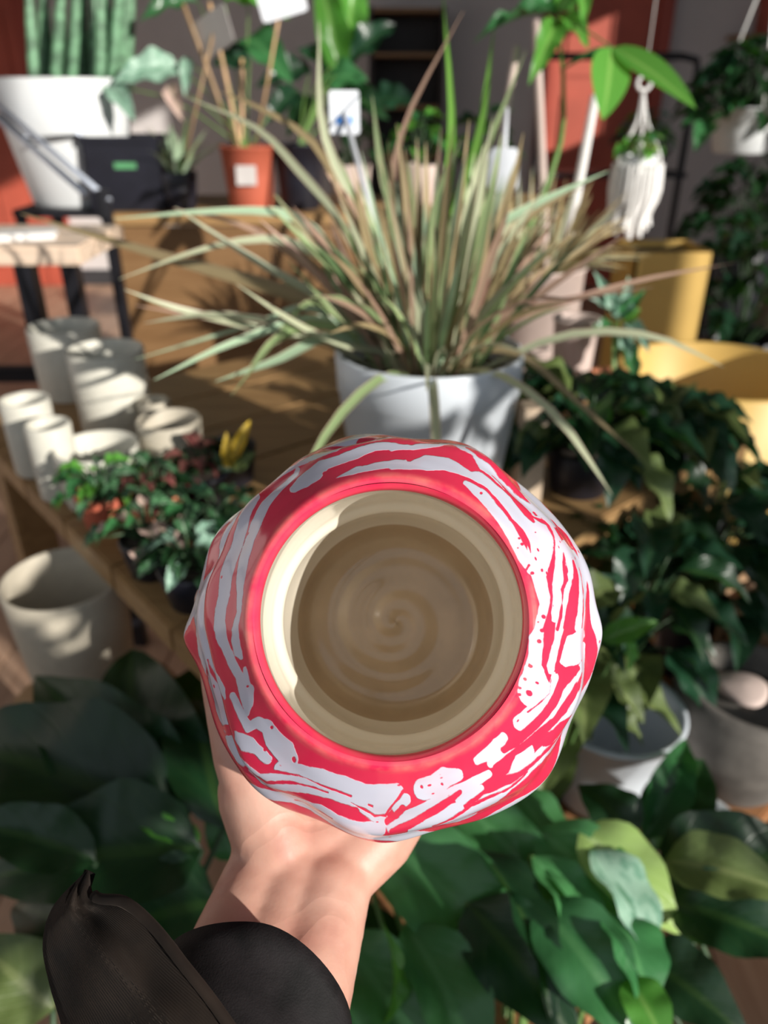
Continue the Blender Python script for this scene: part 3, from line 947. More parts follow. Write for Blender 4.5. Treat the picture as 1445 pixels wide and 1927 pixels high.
def build_vase():
    root = thing('vase', 'lumpy round vase with red and white marbled glaze held up in a hand', 'vase', vloc(0, 0, 11.2))
    NT = 1200
    r, d, s = resample(OUT, 0.05)
    th = np.linspace(0, 2 * np.pi, NT, endpoint=False)
    TH, RR = np.meshgrid(th, r)
    _, DD = np.meshgrid(th, d)
    _, SS = np.meshgrid(th, s)
    # nominal picture radius of each profile station, kept strictly growing round the back
    rho = r * 0.01 * FPX / (VD + d * 0.01)
    rn = [rho[0]]
    for i in range(1, len(rho)):
        rn.append(max(rho[i], rn[-1] + 13.0 * (s[i] - s[i - 1])))
    _, RN = np.meshgrid(th, np.array(rn))
    # throwing rings and soft lumps grow away from the lip
    g = np.clip((DD - 0.7) / 2.5, 0, 1) * np.clip((11.3 - DD) / 2.0, 0, 1)
    rng = np.random.RandomState(4)
    lump = np.zeros_like(RR)
    for kk, amp in ((5, 0.05), (7, 0.05), (9, 0.055), (13, 0.03)):
        lump += amp * np.sin(kk * TH + rng.rand() * 6.28 + (DD - 3) * (rng.rand() - 0.5) * 2.2)
    lump += 0.05 * np.sin(DD * 3.1 + 0.8 * np.sin(2 * TH + 1) + 0.6 * np.sin(5 * TH))
    def dent(t0, d0, wt, wd, a):
        dt = (TH - t0 + np.pi) % (2 * np.pi) - np.pi
        return a * np.exp(-(dt / wt) ** 2 - ((DD - d0) / wd) ** 2)
    lump += dent(math.radians(103), 2.9, 0.16, 0.45, -0.30) + dent(math.radians(103), 2.0, 0.25, 0.4, 0.10)
    for a_, d_ in ((150, 3.0), (162, 2.7), (175, 2.5), (188, 2.45), (200, 2.55), (212, 2.8), (222, 3.2)):
        lump += dent(math.radians(a_), d_, 0.12, 0.28, -0.16)
        lump += dent(math.radians(a_), d_ - 0.8, 0.12, 0.4, 0.07)
    lump += dent(math.radians(182), 4.6, 0.10, 0.9, 0.22) + dent(0.0, 4.6, 0.12, 0.9, 0.20) + dent(math.radians(48), 2.2, 0.2, 0.3, -0.1)
    R2 = RR + lump * g * 1.5
    sh = np.clip((DD - 0.2) / 4.5, 0, 1)
    U = R2 * np.cos(TH) + 0.13 * sh
    W = R2 * np.sin(TH) - 0.42 * sh
    D2 = DD
    pos = (np.array(V0)[None, None] + np.array(VX) * (U * 0.01)[..., None] + np.array(VU) * (W * 0.01)[..., None] - np.array(VA) * (D2 * 0.01)[..., None])
    # glaze strokes, laid round the pot in (angle, profile) space
    A = (TH % (2 * np.pi)) * 330.0
    per = 2 * np.pi * 330.0
    def strokes(lst):
        SD = np.full(TH.shape, 1e3)
        for q, pts in lst:
            ox, oy = Q[q]
            pp = []
            for (x, y, w) in pts:
                t, rh = polar(ox + x / 3.6125, oy + y / 3.6125)
                pp.append((t % (2 * np.pi) * 330.0, rh, w / 3.6125))
            for i in range(1, len(pp)):            # unwrap
                a = pp[i][0]
                while a - pp[i - 1][0] > per / 2: a -= per
                while a - pp[i - 1][0] < -per / 2: a += per
                pp[i] = (a, pp[i][1], pp[i][2])
            lo = min(p[0] for p in pp) - 40
            hi = max(p[0] for p in pp) + 40
            for shift in (-per, 0, per):
                if hi + shift < 0 or lo + shift > per:
                    continue
                c0 = int(max(0, (lo + shift) / per * NT)); c1 = int(min(NT, (hi + shift) / per * NT + 1))
                if c1 <= c0: continue
                a_, r_ = A[:, c0:c1], RN[:, c0:c1]
                best = SD[:, c0:c1]
                for (x0, y0, w0), (x1, y1, w1) in zip(pp[:-1], pp[1:]):
                    x0 += shift; x1 += shift
                    vx, vy = x1 - x0, y1 - y0
                    t = np.clip(((a_ - x0) * vx + (r_ - y0) * vy) / (vx * vx + vy * vy + 1e-9), 0, 1)
                    dd = np.hypot(a_ - (x0 + vx * t), r_ - (y0 + vy * t)) - (w0 + (w1 - w0) * t)
                    best = np.minimum(best, dd)
                SD[:, c0:c1] = best
        return SD
    SD = np.maximum(strokes(WHITE) - 1.6, -strokes(RED) - 0.4)
    # round the back the streaks go on
    st_ = np.sin(RN * 0.20 + 2.2 * np.sin(3 * TH + 1) + 1.6 * np.sin(5 * TH + RN * 0.03) + 1.2 * np.sin(11 * TH))
    back = np.clip((RN - 369) / 6, 0, 1)
    gl = np.where(back > 0, (-SD) * (1 - back) + back * (st_ + 0.15) * 7, -SD)
    gl = np.clip(gl, -30, 30)
    n = len(r)
    V = pos.reshape(-1, 3)
    F = []
    idx = np.arange(n * NT).reshape(n, NT)
    a = idx[:-1]; b_ = idx[1:]
    quads = np.stack([a, b_, np.roll(b_, -1, 1), np.roll(a, -1, 1)], -1).reshape(-1, 4)
    def fast(name, V, quads, extra=()):
        me = bpy.data.meshes.new(name)
        F = [tuple(int(i) for i in q_) for q_ in quads] + list(extra)
        me.from_pydata(V.tolist(), [], F)
        me.polygons.foreach_set('use_smooth', [True] * len(me.polygons))
        me.update()
        return me
    foot = tuple(int(i) for i in idx[-1])
    me = fast('vase_body', V, quads, (foot[::-1],))
    at = me.attributes.new('glaze', 'FLOAT', 'POINT')
    at.data.foreach_set('value', gl.astype(np.float32).ravel())
    lip = np.clip(1 - np.abs(SS - 0.22) / 0.30, 0, 1)
    at = me.attributes.new('lip', 'FLOAT', 'POINT')
    at.data.foreach_set('value', lip.astype(np.float32).ravel())
    link('vase_body', me, 'marbled_glaze', root, 'red and white marbled outside of the vase')
    # inside
    r, d, s = resample(INN, 0.16)
    NI = 160
    th = np.linspace(0, 2 * np.pi, NI, endpoint=False)
    TH, RR = np.meshgrid(th, r)
    _, DD = np.meshgrid(th, d)
    fl = np.clip((DD - 9.6) / 0.5, 0, 1)
    DD = DD + fl * 0.06 * np.sin(RR * 4.2 + TH * 1.0) 
    RR = RR * (1 + 0.006 * np.sin(3 * TH + DD))
    U = RR * np.cos(TH) + 0.02 * DD; W = RR * np.sin(TH) - 0.015 * DD
    pos = (np.array(V0)[None, None] + np.array(VX) * (U * 0.01)[..., None] + np.array(VU) * (W * 0.01)[..., None] - np.array(VA) * (DD * 0.01)[..., None])
    n = len(r)
    idx = np.arange(n * NI).reshape(n, NI)
    a = idx[:-1]; b_ = idx[1:]
    quads = np.stack([a, np.roll(a, -1, 1), np.roll(b_, -1, 1), b_], -1).reshape(-1, 4)
    me = fast('vase_lining', pos.reshape(-1, 3), quads)
    me.materials.append(MATS['cream_glaze'])
    me.materials.append(MATS['marbled_glaze'])
    me.materials.append(MATS['shaded_floor_glaze'])
    dep = DD.reshape(-1)
    for p in me.polygons:
        if dep[p.vertices[0]] < 0.28:
            p.material_index = 1
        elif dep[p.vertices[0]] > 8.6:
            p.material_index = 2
    for nm, val in (('glaze', -30.0), ('lip', 0.15)):
        at = me.attributes.new(nm, 'FLOAT', 'POINT')
        at.data.foreach_set('value', np.full(n * NI, val, dtype=np.float32))
    link('vase_lining', me, None, root, 'cream glazed inside of the vase')
build_vase()

# ------------------------------------------------------------------ the person's hand and sleeve
def blob_mesh(parts):
    """capsules and balls, to be fused into one skin"""
    V, F = [], []
    def ball(c, rx, M=None, seg=14, rings=9):
        o = len(V)
        for i in range(rings + 1):
            ph = math.pi * i / rings
            for j in range(seg):
                a = 2 * math.pi * j / seg
                v = Vector((math.sin(ph) * math.cos(a) * rx[0], math.sin(ph) * math.sin(a) * rx[1], math.cos(ph) * rx[2]))
                V.append(c + (M @ v if M else v))
        for i in range(rings):
            for j in range(seg):
                k = (j + 1) % seg
                F.append((o + i * seg + j, o + (i + 1) * seg + j, o + (i + 1) * seg + k, o + i * seg + k))
    for p in parts:
        if p[0] == 'b':
            ball(p[1], p[2], p[3] if len(p) > 3 else None)
        else:
            _, a, ra, b, rb = p[:5]
            n = max(2, int((b - a).length / 0.004))
            for i in range(n + 1):
                t = i / n
                rr = ra + (rb - ra) * t
                ball(a.lerp(b, t), (rr, rr, rr), None, 12, 8)
    return mesh('person', V, F)
def build_person():
    root = thing('person', 'bare left hand in a black corduroy sleeve holding up the vase', 'person', P(430, 2300, 0.2))
    L = []
    def cap(pts):
        for (a, ra), (b, rb) in zip(pts[:-1], pts[1:]):
            L.append(('c', a, ra * 0.01, b, rb * 0.01))
    v = vloc
    # thumb along the left side of the pot
    cap([(v(-4.9, -8.3, 10.0), 1.5), (v(-6.1, -5.6, 10.0), 1.25), (v(-6.85, -2.7, 9.6), 0.98), (v(-7.15, -0.3, 9.0), 0.85), (v(-7.12, 0.8, 8.8), 0.72)])
    # fingers behind and round the far side
    kn = [(-2.6, -1.0, 12.9), (-0.6, -1.0, 13.0), (1.3, -1.7, 12.9), (2.9, -3.0, 12.6)]
    pip = [(-2.4, 3.2, 12.7), (0.0, 3.6, 12.8), (2.6, 2.8, 12.7), (4.8, 0.3, 12.5)]
    dip = [(-2.2, 5.4, 11.6), (0.3, 6.0, 11.6), (3.8, 4.6, 11.6), (6.0, 1.5, 11.6)]
    tip = [(-2.0, 6.6, 9.9), (0.5, 7.0, 9.9), (4.5, 5.4, 10.0), (6.6, 2.1, 10.2)]
    rad = [1.0, 1.05, 1.0, 0.85]
    wr = (-3.76, -10.6, 9.9)
    for i in range(4):
        f = rad[i]
        cap([(v(*kn[i]), f * 1.08), (v(*pip[i]), f * 0.92), (v(*dip[i]), f * 0.80), (v(*tip[i]), f * 0.66)])
        hb = (wr[0] + (i - 1.5) * 0.95, wr[1] + 1.7, wr[2] + 1.0)
        cap([(v(*hb), 1.45), (v(*[(a + b) / 2 for a, b in zip(hb, kn[i])]), 1.35), (v(*kn[i]), 1.15)])
    # heel of the palm: ball of the thumb, outer edge of the hand
    cap([(v(-4.6, -9.3, 10.2), 1.75), (v(-5.3, -7.2, 10.6), 1.95), (v(-4.0, -4.6, 12.0), 1.5)])
    cap([(v(-2.0, -10.2, 10.6), 1.6), (v(-0.7, -9.0, 11.3), 1.75), (v(1.4, -6.2, 12.2), 1.55)])
    cap([(v(-3.2, -9.6, 10.6), 1.6), (v(-2.5, -6.5, 12.2), 1.6), (v(-1, -3.5, 13.0), 1.4)])
    # wrist and forearm: broad, flattish, thickening
    ax = (P(345, 2300, 0.235) - v(*wr)).normalized()
    side = VX - ax * VX.dot(ax)
    side.normalize()
    for t, hw, hr in ((0.0, 1.30, 1.75), (0.25, 1.38, 1.78), (0.5, 1.45, 1.85), (0.75, 1.52, 1.95), (1.0, 1.6, 2.05)):
        pass
    wp = v(*wr)
    for i in range(26):
        t = i / 25
        c = wp + ax * (0.17 * t)
        hw = 1.32 + 0.75 * t
        rr = (1.72 + 0.75 * t) * 0.01
        for sgn in (-1, 0, 1):
            L.append(('b', c + side * (sgn * hw * 0.01), (rr, rr, rr)))
    me = blob_mesh(L)
    o = link('arm_and_hand', me, 'skin', root, 'bare left hand and wrist')
    rm = o.modifiers.new('fuse', 'REMESH')
    rm.mode = 'VOXEL'
    rm.voxel_size = 0.0016
    rm.use_smooth_shade = True
    smm = o.modifiers.new('soften', 'SMOOTH')
    smm.iterations = 9
    smm.factor = 0.5
    # thumb nail
    link('thumb_nail', lathe_mesh([(0.0, 0.0012), (0.003, 0.001), (0.0048, 0.0002), (0.005, -0.0008)], v(-7.86, 0.7, 8.95), 18, -VX), 'nail', root)
    # sleeve round the forearm
    V, F, UV = [], [], []
    NA, NL = 72, 26
    c0 = P(488, 1838, 0.268)
    sax = (P(408, 2300, 0.225) - c0).normalized()
    sx = (VX - sax * VX.dot(sax)).normalized()
    sy = sax.cross(sx)
    if sy.dot(CAM - c0) < 0:
        sy = -sy
    for j in range(NL):
        t = j / (NL - 1)
        for i in range(NA):
            a = 2 * math.pi * i / NA
            front = math.sin(a)
            rad_ = 0.0335 + 0.010 * t + 0.0012 * math.sin(3 * a + 5 * t * 3) + 0.0012 * math.sin(7 * t * 3 + 2 * a)
            start = -0.010 * max(0, front) ** 1.0 + 0.014 * max(0, math.cos(a)) ** 2
            p = c0 + sax * (start * (1 - t) + 0.13 * t) + sx * math.cos(a) * rad_ + sy * math.sin(a) * rad_ * 0.86
            V.append(p)
            UV.append((i / NA * 4, t * 2.4))
    for j in range(NL - 1):
        for i in range(NA):
            k2 = (i + 1) % NA
            F.append((j * NA + i, j * NA + k2, (j + 1) * NA + k2, (j + 1) * NA + i))
    so = link('sleeve', mesh('sleeve', V, F, True, UV), 'velvet', root, 'black corduroy jacket sleeve')
    md = so.modifiers.new('cloth', 'SOLIDIFY')
    md.thickness = 0.002
    # wide unbuttoned cuff flap hanging open at the left
    top = [(168, 1638, .258), (180, 1688, .252), (235, 1698, .246), (290, 1745, .240), (345, 1815, .233), (400, 1885, .228), (470, 1985, .223), (540, 2080, .220)]
    bot = [(160, 1640, .258), (100, 1705, .260), (80, 1775, .262), (92, 1850, .262), (115, 1930, .260), (130, 2010, .255), (190, 2100, .248), (290, 2190, .24)]
    tp = catmull([P(*q) for q in top], 40)
    bp_ = catmull([P(*q) for q in bot], 40)
    NW = 16
    V, F, UV = [], [], []
    for i in range(40):
        for j in range(NW + 1):
            u = j / NW
            p = tp[i].lerp(bp_[i], u)
            f = math.sin(math.pi * u)
            p = p + (CAM - p).normalized() * (0.010 * f * min(1, i / 8) + (0.004 * math.sin(u * 9 + i * 0.22) + 0.0028 * math.sin(u * 5 - i * 0.45 + 1) + 0.0015 * math.sin(u * 21 + i * 0.3)) * min(1, i / 6) * f)
            V.append(p)
            UV.append((u * 1.6 + i * 0.02, i / 40 * 1.5))
    for i in range(39):
        for j in range(NW):
            a = i * (NW + 1) + j
            F.append((a, a + 1, a + NW + 2, a + NW + 1))
    fo = link('cuff_flap', mesh('cuff_flap', V, F, True, UV), 'corduroy', root, 'open cuff of the black corduroy sleeve')
    md = fo.modifiers.new('cloth', 'SOLIDIFY')
    md.thickness = 0.003
    hem = tube_mesh([p + (CAM - p).normalized() * 0.001 for p in tp[5:]], 0.0018, 8, name='hem')
    link('hem', hem, 'corduroy', fo)
build_person()

# ------------------------------------------------------------------ pots, cups and bowls
def cup_mesh(c, rt, rb, h, th=0.004, seg=48, lip=0.0, name='cup'):
    pr = [(0, 0), (rb * 0.94, 0), (rb, h * 0.03), (rb + (rt - rb) * 0.5, h * 0.5), (rt, h - 0.003), (rt - th * 0.3, h), (rt - th * 0.7, h), (rt - th, h - 0.003), (rb - th + (rt - rb) * 0.5, h * 0.5), (rb - th, h * 0.1), (rb - th * 2.2, h * 0.06), (0, h * 0.055)]
    if lip:
        pr[4:8] = [(rt, h - lip * 1.6), (rt + lip * 0.6, h - lip * 1.4), (rt + lip, h - lip * 0.6), (rt + lip * 0.8, h), (rt - th * 0.4, h), (rt - th, h - 0.004)]
    return lathe_mesh(pr, c, seg, name=name)
def cup(name, label, cat, c, rt, rb, h, m, th=0.004, lip=0.0, group=None):
    o = link(name, cup_mesh(c, rt, rb, h, th, lip=lip), m)
    return tag(o, label, cat, group)
def pot_parts(root, c, rt, rb, h, m, th=0.005, lip=0.0, soil=0.9, label=None):
    link('pot', cup_mesh(c, rt, rb, h, th, lip=lip), m, root, label)
    if soil:
        rs = rb + (rt - rb) * soil - th
        link('soil', lathe_mesh([(0, 0.006), (rs * 0.6, 0.004), (rs, 0.0), (rs, -0.008), (0, -0.008)], Vector(c) + Vector((0, 0, h * soil)), 28), 'soil', root)
def on_table(px, py, z):
    p = PZ(px, py, z)
    return Vector((p.x, p.y, z))

GC = 'stoneware cups on the display table'
def cup_from_rim(px, py, z0, h, wpx, m, label, taper=0.9, th=0.005, name='stoneware_cup'):
    """rim centre at pixel; stands on z0 with height h"""
    p = PZ(px, py, z0 + h)
    r = wpx / 2 * depth(p) / FPX
    return cup(name, label, 'cup', (p.x, p.y, z0), r, r * taper, h, m, th, group=GC)
cup_from_rim(197, 655, T1, 0.135, 142, 'stoneware', 'tallest stoneware cup, in the middle of the cup cluster', 0.93)
cup_from_rim(118, 612, T1, 0.120, 132, 'stoneware', 'stoneware cup at the very back of the cup cluster', 0.95)
cup_from_rim(44, 750, T1, 0.105, 92, 'stoneware', 'stoneware cup nearest the console leg', 0.95)
cup_from_rim(180, 838, T1, 0.075, 158, 'stoneware', 'low wide stoneware cup at the front of the cluster', 0.9)
cup_from_rim(88, 796, T1, 0.100, 84, 'stoneware', 'slim stoneware cup between the low wide one and the table edge', 0.95)
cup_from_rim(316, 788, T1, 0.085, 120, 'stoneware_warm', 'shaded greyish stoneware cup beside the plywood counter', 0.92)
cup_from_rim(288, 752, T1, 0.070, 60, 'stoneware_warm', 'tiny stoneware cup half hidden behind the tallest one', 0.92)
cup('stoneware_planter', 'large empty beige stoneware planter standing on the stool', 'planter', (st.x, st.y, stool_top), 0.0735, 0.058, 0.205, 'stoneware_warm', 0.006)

wb = PZ(1158, 1328, 0.735)
cup('white_bowl', 'white glazed bowl half hidden behind the vase on the low table', 'bowl', (wb.x, wb.y, T2), 0.080, 0.062, 0.135, 'blue_white_ceramic', 0.005, 0.004)
wb2 = PZ(1318, 1548, 0.66)
cup('white_bowl', 'small white pot under the dark leaves at the low table edge', 'bowl', (wb2.x, wb2.y, T2), 0.046, 0.038, 0.06, 'white_ceramic', 0.004)

# rough grey stone planter lying beside the crate
gs = PZ(1418, 1288, 0.75)
gso = thing('stone_planter', 'rough dark grey stone planter next to the white bowl', 'planter', (gs.x, gs.y, T2))
link('pot', lathe_mesh([(0, 0), (0.055, 0), (0.07, 0.02), (0.084, 0.08), (0.089, 0.135), (0.086, 0.15), (0.077, 0.152), (0.071, 0.14), (0.067, 0.10), (0, 0.095)], (gs.x, gs.y, T2), 48, wob=0.03), 'grey_stone', gso)
link('gravel', lathe_mesh([(0, 0.013), (0.03, 0.011), (0.05, 0.003), (0.068, 0.0), (0.065, -0.01), (0, -0.01)], (gs.x, gs.y, T2 + 0.118), 36, wob=0.02), 'grey_stone', gso)
pb = Vector((gs.x - 0.005, gs.y + 0.012, T2 + 0.134))
tag(link('pebble', lathe_mesh([(0, -0.006), (0.02, -0.005), (0.033, 0), (0.026, 0.005), (0.0, 0.007)], pb, 24, wob=0.08), 'pink_clay'), 'pale flat pebble lying in the grey stone planter', 'pebble')

# wooden block beside the grass pot, pinkish clay pots behind it
p = PZ(990, 948, T1)
tag(link('wooden_block', box_mesh((p.x, p.y + 0.012, T1 + 0.065), (0.033, 0.033, 0.13), 0.1, 0.002), 'pale_wood'), 'upright pale wooden block beside the white grass pot', 'block')

def clay_pot(label, px, py, z0, h, wpx):
    q = PZ(px, py, z0 + h)
    r = wpx / 2 * depth(q) / FPX
    return cup('clay_pot', label, 'pot', (q.x, q.y, z0), r, r * 0.8, h, 'pink_clay', 0.005, 0.003)
clay_pot('pinkish clay pot behind the wooden block', 1086, 598, T1, 0.135, 84)
clay_pot('small pinkish clay pot between the grass pot and the larger one', 1012, 655, T1, 0.10, 44)

# mustard planters standing on the floor at the right
yb = P(1262, 470, 2.02)
yroot = thing('square_planter', 'tall square mustard yellow planter in front of the back wall', 'planter', (yb.x, yb.y, 0))
yw = 0.205
for sx_, sy_, wx, wy in ((-1, 0, 0.012, yw), (1, 0, 0.012, yw), (0, -1, yw, 0.012), (0, 1, yw, 0.012)):
    link('side_wall', box_mesh((yb.x + sx_ * (yw / 2 - 0.006), yb.y + 0.06 + sy_ * (yw / 2 - 0.006), yb.z / 2), (wx, wy, yb.z), 0, 0.003), 'mustard', yroot)
link('soil', box_mesh((yb.x, yb.y + 0.06, yb.z - 0.04), (yw - 0.02, yw - 0.02, 0.04)), 'soil', yroot)
yp = P(1352, 692, 1.62)
yr = thing('round_planter', 'big round mustard yellow planter among the dark plants', 'planter', (yp.x, yp.y, 0))
link('pot', cup_mesh((yp.x, yp.y, 0), 0.205, 0.14, yp.z, 0.014, 64), 'mustard', yr)
link('soil', lathe_mesh([(0, 0.0), (0.165, 0.0), (0.165, -0.02), (0, -0.02)], (yp.x, yp.y, yp.z * 0.62), 40), 'soil', yr)

# ------------------------------------------------------------------ potted grass
gp = P(808, 655, 0.856)
gr_, gh = 0.105, 0.205
GZ = gp.z
grass = thing('potted_grass', 'striped pink and green grass plant in a white pot behind the vase', 'plant', (gp.x, gp.y, T1))
gh = GZ - T1
link('pot', lathe_mesh([(0, 0), (0.078, 0), (0.082, 0.004), (0.102, gh - 0.045), (0.1035, gh - 0.044), (0.1055, gh - 0.003), (0.104, gh), (0.100, gh), (0.0985, gh - 0.004), (0.097, gh - 0.04), (0.078, 0.015), (0, 0.012)], (gp.x, gp.y, T1), 64), 'blue_white_ceramic', grass, 'white glazed pot')
link('soil', lathe_mesh([(0, 0.01), (0.05, 0.006), (0.096, 0), (0.094, -0.008), (0, -0.008)], (gp.x, gp.y, GZ - 0.03), 30), 'soil', grass)
def gbase(fx=0.0, fy=0.0):
    return Vector((gp.x + fx, gp.y + fy, GZ - 0.026))
TR = [  # traced blades: picture polyline root to tip, tip distance, width in pixels, material
 ([(700,600),(640,500),(560,412),(420,398),(215,412)], .80, 22, 'grass_mint'),
 ([(730,620),(650,520),(540,455),(400,465),(225,525)], .78, 20, 'grass_cream'),
 ([(740,650),(620,570),(480,490),(330,390)], .76, 19, 'grass_cream'),
 ([(735,600),(640,420),(560,320),(480,240),(345,180)], .88, 17, 'grass_cream'),
 ([(740,560),(660,400),(590,270),(480,200),(410,172)], .92, 15, 'grass_tan'),
 ([(720,660),(600,640),(460,612),(330,580),(235,545)], .74, 17, 'grass_cream'),
 ([(700,650),(560,625),(400,600),(255,575)], .80, 14, 'grass_pink'),
 ([(720,665),(640,650),(550,605),(445,535)], .70, 15, 'grass_cream'),
 ([(700,655),(600,600),(440,645),(290,715)], .72, 18, 'grass_mint'),
 ([(690,640),(580,580),(480,610),(255,676)], .84, 14, 'grass_mint'),
 ([(690,640),(590,570),(520,640),(435,745)], .68, 16, 'grass_green'),
 ([(700,660),(620,635),(520,680),(405,718)], .70, 24, 'grass_mint'),
 ([(720,640),(560,560),(330,490),(40,402)], .95, 30, 'grass_tan'),
 ([(700,655),(600,612),(520,640),(470,690)], .68, 22, 'grass_green'),
 ([(720,620),(600,520),(470,430),(325,392)], .84, 15, 'grass_pink'),
 ([(900,660),(985,672),(1090,760),(1205,862)], .80, 14, 'grass_tan'),
 ([(880,640),(1000,590),(1190,532),(1385,494)], .84, 13, 'grass_pink'),
 ([(840,600),(880,470),(1000,390),(1145,322)], .82, 24, 'grass_mint'),
 ([(830,600),(850,450),(900,320),(990,95)], .90, 18, 'grass_green'),
 ([(800,600),(740,420),(760,240),(872,20)], .92, 13, 'grass_pink'),
 ([(780,560),(690,420),(610,250),(600,40)], .84, 20, 'grass_cream'),
 ([(860,640),(950,600),(1050,530),(1185,435)], .78, 15, 'grass_pink'),
 ([(870,640),(980,540),(1080,480),(1190,400)], .88, 13, 'grass_tan'),
 ([(870,650),(960,590),(1090,560),(1230,540)], .76, 13, 'grass_pink'),
 ([(850,640),(930,480),(1010,400),(1100,350)], .86, 16, 'grass_tan'),
 ([(770,640),(720,520),(660,390),(610,320)], .76, 24, 'grass_pink'),
 ([(800,660),(750,560),(690,430),(640,300)], .74, 24, 'grass_green'),
 ([(830,665),(800,520),(830,360),(870,260)], .76, 22, 'grass_green'),
 ([(810,655),(760,480),(720,330),(700,180)], .82, 20, 'grass_green'),
 ([(860,660),(900,520),(960,360),(985,250)], .76, 18, 'grass_tan'),
 ([(830,640),(830,480),(900,260),(930,50)], .95, 22, 'grass_bright'),
 ([(810,640),(820,470),(850,260),(832,-30)], .98, 20, 'grass_bright'),
]
for pts, dt, wp_, mm in TR:
    n = len(pts)
    d0 = 0.845
    W3 = []
    for i, (x_, y_) in enumerate(pts):
        f = (i / (n - 1)) ** 1.2
        W3.append(P(x_, y_, d0 + (dt - d0) * f))
    root_pt = gbase((W3[0].x - gp.x) * 0.55, R.uniform(-0.05, 0.05))
    w = wp_ * (0.5 * (d0 + dt)) / FPX
    link('blade', blade_mesh([root_pt] + W3, w, 16, up=(R.uniform(-.25, .25), -0.75, 0.65)), mm, grass)
for i in range(190):
    a = R.uniform(0, 2 * math.pi)
    el = math.radians(R.choice((R.uniform(45, 85), R.uniform(20, 65), R.uniform(55, 88))))
    if abs(math.cos(a)) > 0.55 and el < 0.95 and i % 4:
        el = R.uniform(0.95, 1.45)
    Ln = R.uniform(0.14, 0.27) if el > 0.9 else R.uniform(0.18, 0.36)
    d = Vector((math.cos(a) * math.cos(el), math.sin(a) * math.cos(el), math.sin(el)))
    b0 = gbase(math.cos(a) * R.uniform(0, 0.06), math.sin(a) * R.uniform(0, 0.06))
    dr = R.uniform(0.1, 0.7) * Ln * math.cos(el)
    pts = [b0 + d * (Ln * t) + Vector((0, 0, -dr * t * t)) for t in (0, 0.35, 0.7, 1.0)]
    mm = R.choice(['grass_green', 'grass_green', 'grass_tan', 'grass_pink', 'grass_cream', 'grass_mint', 'grass_tan', 'grass_dark'])
    link('blade', blade_mesh(pts, R.uniform(0.005, 0.011), 9, up=(R.uniform(-.5, .5), -0.6, 0.7)), mm, grass)

# ------------------------------------------------------------------ plant builders
def stem_to(root, a, b, r, m, sag=0.15):
    a, b = Vector(a), Vector(b)
    mid = a.lerp(b, 0.5) + Vector((0, 0, sag * (b - a).length))
    link('stem', tube_mesh([a, mid, b], [r * 1.2, r * 0.8], 6, 6), m, root)
def bushy(root, c, n, spread, height, ll, lw, mats, kind='ovate', seed=1, stems='stem_dark', lift=0.2, low=0.1, sr=0.0016):
    r = random.Random(seed)
    c = Vector(c)
    for i in range(n):
        a = i * 2.399 + r.uniform(-0.4, 0.4)
        q = math.sqrt((i + 0.5) / n)
        rad = spread * q * r.uniform(0.75, 1.1)
        h = height * (low + (1 - low) * (1 - q * q * 0.8)) * r.uniform(0.75, 1.1)
        b = c + Vector((math.cos(a) * rad * 0.7, math.sin(a) * rad * 0.7, h))
        d = Vector((math.cos(a + r.uniform(-0.5, 0.5)), math.sin(a + r.uniform(-0.5, 0.5)), lift - 0.6 * q + r.uniform(-0.3, 0.3))).normalized()
        L = ll * r.uniform(0.7, 1.2)
        stem_to(root, c + Vector((math.cos(a) * 0.006, math.sin(a) * 0.006, 0)), b, sr, stems)
        leaf(root, b, b + d * L, lw * L / ll, r.choice(mats), kind, (d.x * -0.3 + r.uniform(-0.3, 0.3), d.y * -0.3 + r.uniform(-0.3, 0.3), 1), droop=0.2, fold=0.18)
def plant(name, label, c, rt, rb, h, pm, n, spread, height, ll, lw, mats, kind='ovate', seed=1, lip=0.0, **kw):
    root = thing(name, label, 'plant', c)
    pot_parts(root, c, rt, rb, h, pm, lip=lip)
    bushy(root, Vector(c) + Vector((0, 0, h * 0.9)), n, spread, height, ll, lw, mats, kind, seed, **kw)
    return root

# small plants on the display table, behind its near left edge
SP = [
 ('fittonia', 'small white veined plant nearest the low wide cup', 205, 985, ['leaf_fittonia', 'leaf_bright', 'leaf_mid'], 0.034, 'terracotta'),
 ('fittonia', 'small dark green plant with orange red leaves beside the front cup', 300, 985, ['leaf_dark', 'leaf_redveined', 'leaf_fittonia'], 0.036, 'orange_clay'),
 ('fittonia', 'small silvery green plant between the vase and the table edge', 372, 1130, ['leaf_fittonia', 'leaf_silver', 'leaf_dark'], 0.036, 'black_plastic'),
 ('fittonia', 'small pale leafed plant hanging over the table edge', 290, 1075, ['leaf_fittonia', 'leaf_mid', 'leaf_pink'], 0.032, 'black_plastic'),
 ('fittonia', 'small dark leafed plant right beside the vase', 425, 1040, ['leaf_dark', 'leaf_fittonia', 'leaf_deep'], 0.036, 'black_plastic'),
 ('fittonia', 'small very dark plant under the plywood counter', 385, 945, ['leaf_dark', 'leaf_redveined'], 0.036, 'black_plastic'),
]
for i, (nm, lb, px, py, ms, rr, pm) in enumerate(SP):
    c = on_table(px, py, T1)
    plant(nm, lb, c, rr, rr * 0.75, 0.045, pm, 26, 0.060, 0.035, 0.030, 0.018, ms, 'ovate', 20 + i)
c = on_table(440, 905, T1)
cro = thing('yellow_croton', 'small plant with bright yellow upright leaves by the counter', 'plant', c)
pot_parts(cro, c, 0.034, 0.026, 0.055, 'black_plastic')
